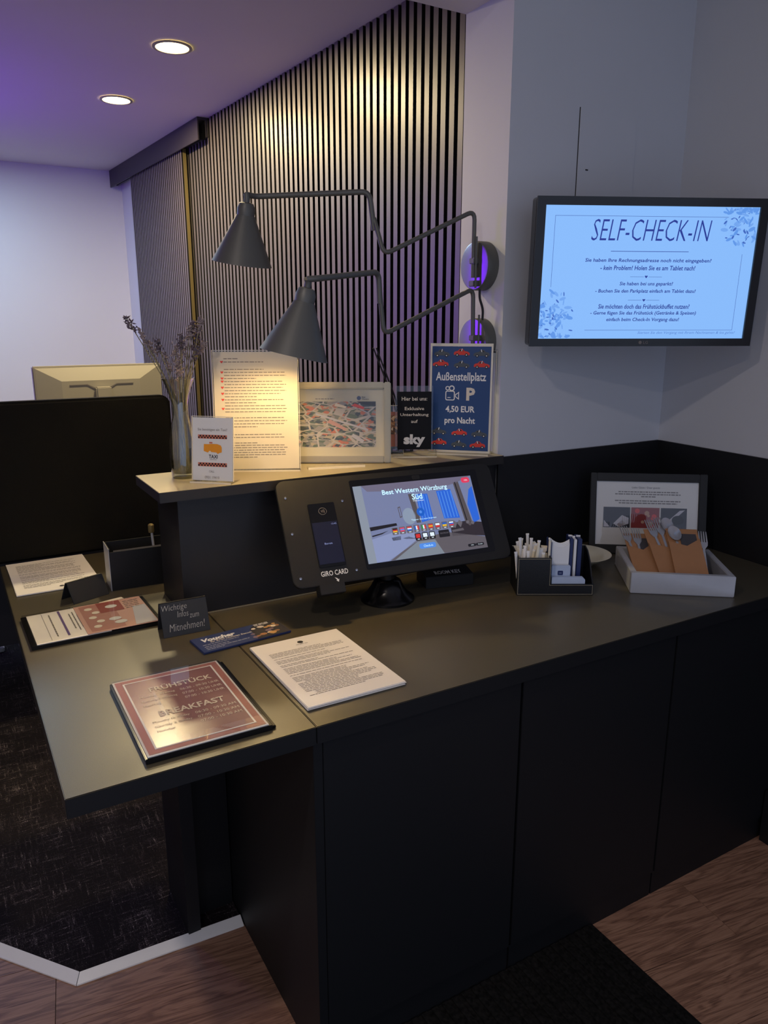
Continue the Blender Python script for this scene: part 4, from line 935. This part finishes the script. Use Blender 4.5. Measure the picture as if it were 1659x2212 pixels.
# laminated leaflet stand lying on the desk
t = thing('laminated_leaflet', 'clear sleeve with white and rose leaflets lying on the desk', 'leaflet', (0.243, 1.762, CT), 1.2)
obj('sleeve_base', MB().box(-0.146, 0.136, -0.098, 0.098, 0.0, 0.008), 'gloss_black', t, bevel=0.001)
pp = obj('leaflet', MB().box(-0.134, 0.02, -0.094, 0.094, 0.0082, 0.0095), 'paper', t)
zz = up(0.0095)
obj('ink_bar', MB().rect(-0.068, -0.075, -0.063, 0.09), 'ink_purple', pp, mx=zz @ up(0.0005))
obj('ink_bar', MB().rect(-0.103, -0.085, -0.1022, 0.09), 'ink', pp, mx=zz @ up(0.0005))
RX = Matrix.Rotation(R(90), 4, 'Z')
lines(pp, 'leaflet_print', 'ink', -0.07, 0.075, [(0.088, 0, 1), (0.046, 0.2, 0.9), (0.038, 0.1, 0.95), (0.030, 0.2, 0.8)], 0.0028, zz @ RX, 5)
text(pp, 'lettering', 'BEST WESTERN', 'ink_dark', 0.01, 0.008, 0.135, 0.013, 0.0006, 0.01, mx=zz @ RX)
p2 = obj('leaflet', MB().box(-0.03, 0.126, -0.094, 0.094, 0.0096, 0.0108), 'print_rose', t)
zz = up(0.0108)
obj('print_block', MB().rect(-0.02, -0.086, 0.055, 0.086), 'print_rose2', p2, mx=zz @ up(0.0004))
obj('print_block', MB().rect(0.02, 0.02, 0.075, 0.09), 'print_red', p2, mx=zz @ up(0.0006))
for k in range(5):
    obj('food_print', MB().flat(circ(-0.002+0.012*(k % 2), -0.06+0.03*k, 0.009, 12)), 'cream_ink', p2, mx=zz @ up(0.0008))
for x, y in ((0.05, 0.055), (0.042, -0.03), (0.05, -0.055)): obj('food_print', MB().flat(circ(x, y, 0.014, 14, 0.011)), 'paper_grey', p2, mx=zz @ up(0.0008))
obj('print_block', MB().flat([(0.075, -0.092), (0.124, -0.092), (0.124, 0.03), (0.095, 0.03)]), 'print_pale', p2, mx=zz @ up(0.0006))
lines(p2, 'leaflet_print', 'ink', 0.08, 0.12, [(0.075-0.012*i, 0, 0.9) for i in range(5)], 0.0025, zz, 6, 0.0007)
obj('sleeve_sheet', MB().box(-0.144, 0.134, -0.097, 0.097, 0.0122, 0.0127), 'pane', t)
# vouchers
t = thing('voucher_pile', 'small pile of navy voucher flyers with a food photo', 'flyer', (0.510, 1.507, CT), 5.0)
for i in range(5): vt = obj('flyer', MB().box(-0.103, 0.103, -0.041, 0.041, i*0.001, i*0.001+0.0009), 'voucher', t, mx=Matrix.Translation((0.0, -0.0005*i, 0)))
zz = up(0.0049)
text(vt, 'lettering', 'Voucher', 'white_ink', -0.046, 0.018, 0.078, 0.019, 0.0006, 0.05, 0.25, mx=zz)
text(vt, 'lettering', 'für Ihren nächsten Besuch', 'cream_ink', -0.022, 0.004, 0.098, 0.0075, 0.0006, 0.02, 0.25, mx=zz)
lines(vt, 'flyer_print', 'print_pale', -0.092, 0.02, [(-0.006, 0, 0.75), (-0.016, 0, 0.5), (-0.024, 0, 0.9), (-0.031, 0, 0.35)], 0.0022, zz, 9)
obj('food_photo', MB().flat([(0.022, -0.040), (0.102, -0.040), (0.102, 0.040), (0.05, 0.040), (0.03, 0.02)]), 'print_dark', vt, mx=zz @ up(0.0004))
rf = random.Random(2)
for k in range(16):
    x = rf.uniform(0.02, 0.092); y = rf.uniform(-0.03, 0.022); r_ = rf.uniform(0.005, 0.011)
    obj('food_print', MB().flat([(x+r_*math.cos(q)*rf.uniform(0.7, 1.2), y+r_*0.8*math.sin(q)) for q in (0, 0.9, 1.8, 2.7, 3.6, 4.5, 5.4)]), ('print_tan', 'cream_ink', 'mauve', 'kraft')[k % 4], vt, mx=zz @ up(0.0006+0.00003*k))
lines(vt, 'flyer_print', 'white_ink', 0.045, 0.082, [(0.034, 0, 1), (0.028, 0, 1)], 0.0028, zz, 19, 0.0014)
# chalk tent card
def tent(label, loc, yaw, w_, h_, tilt, front=None):
    t = thing('tent_card', label, 'sign', loc, yaw); d = h_*math.sin(R(tilt))
    o1 = obj('front_leaf', MB().box(-w_/2, w_/2, 0, h_, -0.0025, 0.0), 'tent', t, mx=plane_mx(tilt), bevel=0.0004)
    obj('back_leaf', MB().box(-w_/2, w_/2, 0, h_, 0.0, 0.0025), 'tent', t, mx=plane_mx(-tilt, (0, 2*d+0.008, 0)))
    return t, o1
t, o1 = tent('small black chalk tent card with handwritten note about leaflets', (0.412, 1.583, CT), -1.0, 0.105, 0.076, 20)
for s_, x, y, w_, h_ in (('Wichtige', -0.021, 0.0625, 0.056, 0.0165), ('Infos', -0.004, 0.0475, 0.025, 0.0135), ('zum', 0.021, 0.0395, 0.021, 0.0085), ('Mitnehmen!', 0.002, 0.0195, 0.080, 0.0165)):
    text(o1, 'lettering', s_, 'chalk', x, y, w_, h_, 0.0006, -0.012, 0.2)
t, o1 = tent('small black tent card turned away on the desk beside the file box', (0.266, 1.925, CT), -26+48, 0.098, 0.056, 28)
t = thing('note_card', 'pale note card slipped under the turned tent card', 'card', (0.305, 1.885, CT), 14)
obj('card', MB().box(-0.028, 0.03, -0.006, 0.009, 0.0, 0.0015), 'cream_ink', t)
# file box with contents
t = thing('file_box', 'black open file box with pens beside the raised shelf', 'box', (0.43, 1.957, CT), -2)
for nm, b_ in (('front_wall', (-0.108, 0.12, 0.0, 0.003, 0.0, 0.104)), ('back_wall', (-0.108, 0.12, 0.079, 0.082, 0.0, 0.112)), ('floor_plate', (-0.105, 0.117, 0.003, 0.079, 0.0, 0.003)), ('end_wall', (-0.108, -0.105, 0.003, 0.079, 0.0, 0.112)), ('end_wall', (0.117, 0.12, 0.003, 0.079, 0.0, 0.112))):
    obj(nm, MB().box(*b_), 'leather', t)
obj('steel_edge', MB().box(-0.1095, -0.108, -0.001, 0.083, 0.0, 0.114), 'steel', t)
t = thing('file_sheet', 'white sheets standing in the black file box', 'paper', (0.40, 1.99, CT+0.0035), -2)
for k in range(3): obj('sheet', MB().box(-0.06, 0.1, k*0.006, k*0.006+0.0006, 0, 0.086+k*0.003), 'ink', t)
t = thing('gold_pen', 'gold capped pen sticking out of the file box', 'pen', (0.452, 2.015, CT+0.0035))
obj('barrel', MB().tube([(0, 0.0, 0.0), (-0.006, 0.0, 0.125)], 0.0035, 10), 'steel', t, smooth=True)
obj('cap', MB().lathe([(0.007, 0.1255), (0.008, 0.13), (0.008, 0.146), (0.005, 0.149)], 14), 'brass', t, smooth=True, mx=Matrix.Translation((-0.007, 0, 0)))

# ------------------------------------------------------------------ organiser box with sticks and sachets
OY = -30.2
OL = Vector((1.2985, 1.3545, CT))
t = thing('organiser_box', 'black leatherette organiser box with cream stitched edges', 'box', OL, OY)
FZ = Matrix(((1, 0, 0, 0), (0, 0, -1, 0), (0, 1, 0, 0), (0, 0, 0, 1)))   # local xy -> xz plane, z -> -y
Lp = [(-0.0985, 0.0), (0.0985, 0.0), (0.0985, 0.030), (-0.012, 0.030), (-0.012, 0.10), (-0.0985, 0.10)]
obj('front_wall', MB().prism(Lp, -0.0035, 0.0), 'leather', t, mx=FZ)
ins = 0.0022
Li = [(-0.0985+ins, ins), (0.0985-ins, ins), (0.0985-ins, 0.030-ins), (-0.012-ins, 0.030-ins), (-0.012-ins, 0.10-ins), (-0.0985+ins, 0.10-ins)]
i2 = ins+0.0011
Lj = [(-0.0985+i2, i2), (0.0985-i2, i2), (0.0985-i2, 0.030-i2), (-0.012-i2, 0.030-i2), (-0.012-i2, 0.10-i2), (-0.0985+i2, 0.10-i2)]
obj('stitching', ring(Li, Lj), 'stitch', t, mx=FZ @ up(0.0005))
obj('floor_plate', MB().box(-0.095, 0.095, 0.0035, 0.0965, 0.0, 0.003), 'leather', t)
obj('back_wall', MB().box(-0.0985, 0.0985, 0.0965, 0.10, 0.0, 0.105), 'leather', t)
SXM = Matrix(((0, 0, 1, 0), (1, 0, 0, 0), (0, 1, 0, 0), (0, 0, 0, 1)))   # local xy -> yz plane
obj('side_wall', MB().prism([(0.0035, 0.0), (0.0965, 0.0), (0.0965, 0.105), (0.0035, 0.10)], -0.0985, -0.095), 'leather', t, mx=SXM)
obj('side_wall', MB().prism([(0.0035, 0.0), (0.0965, 0.0), (0.0965, 0.105), (0.07, 0.10), (0.04, 0.078), (0.018, 0.046), (0.0035, 0.03)], 0.095, 0.0985), 'leather', t, mx=SXM)
obj('divider', MB().box(-0.0155, -0.012, 0.0035, 0.0965, 0.003, 0.10), 'leather', t)
rot = Matrix.Rotation(R(OY), 4, 'Z')
def inbox(x, y, z): return OL + rot @ Vector((x, y, z))
rs = random.Random(31)
for i in range(26):
    x = -0.088 + 0.070*((i % 7)/6) + rs.uniform(-0.003, 0.003); y = 0.014 + 0.072*((i//7)/3) + rs.uniform(-0.004, 0.004)
    wide = rs.random() < 0.3
    s = thing('creamer_stick', 'white creamer stick standing in the organiser box', 'creamer stick', inbox(x, y, 0.0035), OY + rs.uniform(-40, 40), 'creamer sticks in the organiser box')
    h_ = rs.uniform(0.100, 0.136) if not wide else rs.uniform(0.09, 0.115)
    tl = Matrix.Rotation(R(rs.uniform(-7, 7)), 4, 'Y') @ Matrix.Rotation(R(rs.uniform(-6, 6)), 4, 'X')
    wv = 0.0035 if not wide else 0.0075
    obj('sleeve', MB().box(-wv, wv, -0.0022, 0.0022, 0.0, h_), 'cream' if rs.random() < 0.6 else 'sachet', s, bevel=0.0012, mx=tl)
    obj('crimped_end', MB().box(-wv-0.0006, wv+0.0006, -0.0009, 0.0009, h_, h_+0.005), 'cream' if wide else 'sachet', s, mx=tl)
def sachet(label, x0, x1, y, z0, z1, mt, thick=0.008, curved=False, band=None, name='tea_sachet'):
    s = thing(name, label, 'sachet', inbox((x0+x1)/2, y, 0.0032), OY); w_ = (x1-x0)/2; z0 = 0.0; z1 -= 0.0032
    if curved:
        n = 8
        for k in range(4):
            pts = [(-w_, z0), (w_, z0)] + [(w_-2*w_*i/n, z1 - 0.010*math.sin(math.pi*i/n) - k*0.0035) for i in range(n+1)]
            obj('wrapper', MB().prism(pts, -0.001, 0.0006), mt, s, mx=FZ @ up(0.0022*k))
    else:
        obj('wrapper', MB().box(-w_, w_, -thick/2, thick/2, z0, z1), mt, s, bevel=0.001)
        obj('seam', MB().box(-w_, w_, -0.0008, 0.0008, z1, z1+0.004), band or 'sachet', s)
    return s
sachet('fan of white paper sachets with curved tops', -0.005, 0.0405, 0.045, 0.02, 0.137, 'sachet', curved=True)
sachet('navy sachet left of the white paper sachets', -0.0110, -0.0065, 0.055, 0.02, 0.134, 'navy', 0.05)
sachet('navy sachet right of the white paper sachets', 0.0425, 0.051, 0.066, 0.02, 0.139, 'navy', 0.046)
sachet('upright white sachet between two navy sachets', 0.0535, 0.0605, 0.066, 0.02, 0.136, 'sachet', 0.046)
sachet('outermost navy sachet at the open end of the organiser', 0.063, 0.074, 0.066, 0.02, 0.138, 'navy', 0.046)
s = thing('logo_carton', 'small pale blue carton with navy square emblem', 'carton', inbox(0.018, 0.028, 0.0032), OY)
obj('carton', MB().box(-0.0245, 0.0245, -0.006, 0.006, 0.0, 0.0685), 'blue_box', s, bevel=0.0012)
obj('emblem', MB().flat(rrect(-0.0085, 0.044, 0.0055, 0.056, 0.0025, 3)), 'navy', s, mx=FZ @ up(0.0065))
obj('emblem', MB().rect(-0.005, 0.0495, 0.002, 0.0505), 'blue_box', s, mx=FZ @ up(0.0068))
s = thing('flat_carton', 'long pale blue carton lying at the front of the organiser', 'carton', inbox(0.034, 0.013, 0.0032), OY)
obj('carton', MB().prism([(-0.042, 0.0), (0.044, 0.0), (0.044, 0.036), (0.038, 0.0425), (-0.042, 0.0425)], -0.006, 0.006), 'blue_box', s, bevel=0.0008, mx=FZ)
# plate
t = thing('bowl', 'shallow cream porcelain bowl half hidden by the organiser box', 'bowl', (1.545, 1.52, CT))
obj('bowl_body', MB().lathe([(0.04, 0.0), (0.042, 0.004), (0.062, 0.014), (0.088, 0.030), (0.090, 0.032), (0.087, 0.0325), (0.06, 0.018), (0.04, 0.0085), (0.001, 0.008)], 48), 'porcelain', t, smooth=True)

# ------------------------------------------------------------------ cutlery tray
TY = -37.9
TL = Vector((1.5805, 1.190, CT)); trot = Matrix.Rotation(R(TY), 4, 'Z')
def intray(x, y, z): return TL + trot @ Vector((x, y, z))
t = thing('cutlery_tray', 'square brushed metal tray holding cutlery pouches', 'tray', TL, TY)
TWd, TD, TH = 0.257, 0.245, 0.055
obj('front_wall', MB().box(-TWd/2, TWd/2, 0, 0.016, 0, TH), 'steel', t, bevel=0.0015)
obj('back_wall', MB().box(-TWd/2, TWd/2, TD-0.016, TD, 0, TH), 'steel', t, bevel=0.0015)
obj('side_wall', MB().box(-TWd/2, -TWd/2+0.016, 0.016, TD-0.016, 0, TH), 'steel', t, bevel=0.0015)
obj('side_wall', MB().box(TWd/2-0.016, TWd/2, 0.016, TD-0.016, 0, TH), 'steel', t, bevel=0.0015)
obj('floor_plate', MB().box(-TWd/2+0.016, TWd/2-0.016, 0.016, TD-0.016, 0, 0.004), 'rubber', t)
def fork_mb():
    mb = MB()
    mb.prism([(-0.004, -0.085), (0.004, -0.085), (0.003, 0.0), (-0.003, 0.0)], 0, 0.0016)
    mb.prism([(-0.003, 0.0), (0.003, 0.0), (0.0105, 0.014), (0.0115, 0.026), (-0.0115, 0.026), (-0.0105, 0.014)], 0, 0.002)
    for k in range(4): 
        x = -0.0115 + k*0.0064; mb.prism([(x, 0.026), (x+0.0038, 0.026), (x+0.0028, 0.068), (x+0.001, 0.068)], 0, 0.0018)
    return mb
def spoon_mb():
    mb = MB(); mb.prism([(-0.004, -0.10), (0.004, -0.10), (0.003, 0.002), (-0.003, 0.002)], 0, 0.0022)
    n, rings = 16, 4; vs = []
    for r_ in range(rings+1):
        f = r_/rings
        for i in range(n): a = 2*math.pi*i/n; vs.append((0.0175*f*math.cos(a), 0.028+0.028*f*math.sin(a)*(1.0), 0.0015+0.006*f*f))
    mb.add(vs, [(j*n+i, j*n+(i+1) % n, (j+1)*n+(i+1) % n, (j+1)*n+i) for j in range(rings) for i in range(n)]); return mb
def pouch(label, x, y, z, w_, ln, tilt, yaw, nap='napkin'):
    p = thing('cutlery_pouch', label, 'pouch', intray(x, y, z), TY+yaw, 'kraft cutlery pouches in the metal tray')
    mx = plane_mx(tilt)
    obj('back_leaf', MB().box(-w_/2, w_/2, 0, ln, -0.0015, -0.0005), 'kraft', p, mx=mx)
    obj('front_leaf', MB().prism([(-w_/2, 0), (w_/2, 0), (w_/2, ln*0.80), (w_*0.05, ln*0.66), (-w_/2, ln*0.74)], 0.004, 0.005), 'kraft', p, mx=mx)
    obj('side_fold', MB().box(-w_/2, -w_/2+0.001, 0, ln*0.74, -0.0005, 0.004), 'kraft', p, mx=mx)
    obj('side_fold', MB().box(w_/2-0.001, w_/2, 0, ln*0.80, -0.0005, 0.004), 'kraft', p, mx=mx)
    obj('napkin', MB().box(-w_*0.1, w_*0.42, ln*0.2, ln*0.90, 0.0, 0.0012), nap, p, mx=mx)
    return p
PO = {'left': (-0.066, 0.030, 0.006, 0.074, 0.215, 64, 4), 'front': (0.036, 0.028, 0.020, 0.084, 0.205, 60, 0), 'back': (0.006, 0.034, 0.006, 0.088, 0.212, 58, 9)}
pouch('left kraft cutlery pouch in the metal tray', *PO['left'])
pouch('kraft cutlery pouch at the right, in front', *PO['front'])
pouch('kraft cutlery pouch at the right, behind its neighbour', *PO['back'], 'kraft')
def cutlery(name, label, mbf, key, u, v, n, ang, roll=0.0):
    x, y, z, w_, ln, tilt, yaw = PO[key]
    Mw = Matrix.Translation(intray(x, y, z)) @ Matrix.Rotation(R(TY+yaw), 4, 'Z') @ plane_mx(tilt)
    c = thing(name, label, name, Mw @ Vector((u, v, n)), TY+yaw, 'cutlery in the kraft pouches')
    obj('body', mbf(), 'cutlery', c, smooth=True, mx=plane_mx(tilt) @ Matrix.Rotation(R(ang), 4, 'Z') @ Matrix.Rotation(R(roll), 4, 'Y'))
cutlery('fork', 'fork lying on the left kraft pouch', fork_mb, 'left', -0.004, 0.166, 0.0008, -3)
cutlery('fork', 'fork at the outer left edge of the left pouch', fork_mb, 'left', -0.027, 0.176, 0.0010, 5)
cutlery('spoon', 'spoon standing highest in the right pouch', spoon_mb, 'back', 0.022, 0.192, 0.0012, -5)
cutlery('spoon', 'spoon with bright rim in front of the forks', spoon_mb, 'front', -0.020, 0.152, 0.0012, 5)
cutlery('fork', 'fork crossing the spoons in the right pouch', fork_mb, 'back', -0.018, 0.178, 0.0010, 4)
cutlery('fork', 'fork beside the tall spoon in the right pouch', fork_mb, 'back', 0.003, 0.186, 0.0014, -1)
cutlery('fork', 'fork at the far right side of the tray', fork_mb, 'front', 0.050, 0.135, -0.0065, -6)

# ------------------------------------------------------------------ framed breakfast notice
t = thing('notice_frame', 'black framed breakfast notice with three food photos in the corner', 'picture frame', (1.655, 1.572, CT), -36.3)
mx = plane_mx(12, (0.0, 0.0, 0.002))
X0, X1, Y0, Y1 = -0.014, 0.327, 0.0, 0.243
for a in ((X0, 0.004, Y0, Y1), (0.304, X1, Y0, Y1), (0.004, 0.304, Y0, 0.026), (0.004, 0.304, 0.218, Y1)):
    obj('frame_bar', MB().box(a[0], a[1], a[2], a[3], -0.014, 0.004), 'matt_black', t, bevel=0.0015, mx=mx)
pp = obj('notice', MB().box(0.003, 0.305, 0.025, 0.219, -0.008, -0.004), 'paper_grey', t, mx=mx)
zz = up(-0.004)
text(pp, 'lettering', 'Liebe Gäste / Dear guests', 'ink_dark', 0.150, 0.1995, 0.082, 0.0075, 0.0006, 0.0, mx=zz)
lines(pp, 'notice_print', 'ink', 0.06, 0.252, [(0.187, 0.05, 0.96), (0.180, 0.0, 1.0), (0.173, 0.4, 0.62), (0.160, 0.0, 1.0), (0.153, 0.06, 0.95)], 0.0034, zz, 7)
for k, (x0, x1) in enumerate(((0.027, 0.106), (0.109, 0.192), (0.196, 0.272))):
    q = obj('food_photo', MB().rect(x0, 0.078, x1, 0.140), ('print_dark', 'print_red', 'print_dark')[k], pp, mx=zz @ up(0.0005))
    rf = random.Random(k+40)
    if k == 0:
        for pts, mt in (([(x0+0.03, 0.09), (x0+0.055, 0.116), (x0+0.075, 0.108), (x0+0.075, 0.09), (x0+0.045, 0.08)], 'print_pale'), ([(x0+0.04, 0.087), (x0+0.055, 0.1), (x0+0.066, 0.092), (x0+0.05, 0.08)], 'skin_tone'), ([(x0+0.002, 0.08), (x0+0.002, 0.1), (x0+0.02, 0.08)], 'print_pale')):
            obj('photo_detail', MB().flat(pts), mt, q, mx=up(0.0006))
    elif k == 1:
        for j in range(12): obj('photo_detail', MB().flat(circ(rf.uniform(x0+0.01, x1-0.01), rf.uniform(0.085, 0.134), rf.uniform(0.004, 0.009), 9)), ('skin_tone', 'car_red', 'print_red')[j % 3], q, mx=up(0.0006+0.00003*j))
    else:
        obj('photo_detail', MB().flat([(x0+0.02, 0.1), (x0+0.055, 0.133), (x0+0.07, 0.135), (x0+0.03, 0.096)]), 'print_pale', q, mx=up(0.0006))
        obj('photo_detail', MB().flat(circ(x0+0.05, 0.104, 0.018, 16, 0.014)), 'ink_black', q, mx=up(0.0008))
obj('glass_pane', MB().box(0.0035, 0.3045, 0.0255, 0.2185, -0.0025, -0.0018), 'pane', t, mx=mx)
obj('back_strut', MB().box(0.13, 0.18, 0.016, 0.075, 0.0, 0.012), 'matt_black', t)

# ------------------------------------------------------------------ ribbed entrance mat
t = thing('entrance_mat', 'black ribbed entrance mat on the floor before the counter', 'mat', (0.62, 0.30, 0.0005))
obj('mat_base', MB().box(-0.62, 0.612, -0.78, 0.789, 0.0, 0.006), 'mat_rib', t)
mb = MB()
for k in range(46):
    x = -0.60 + k*0.0262; mb.box(x, x+0.014, -0.775, 0.787, 0.006, 0.0105)
o = obj('rib_pile', mb, 'mat_rib', t); o['kind'] = 'stuff'
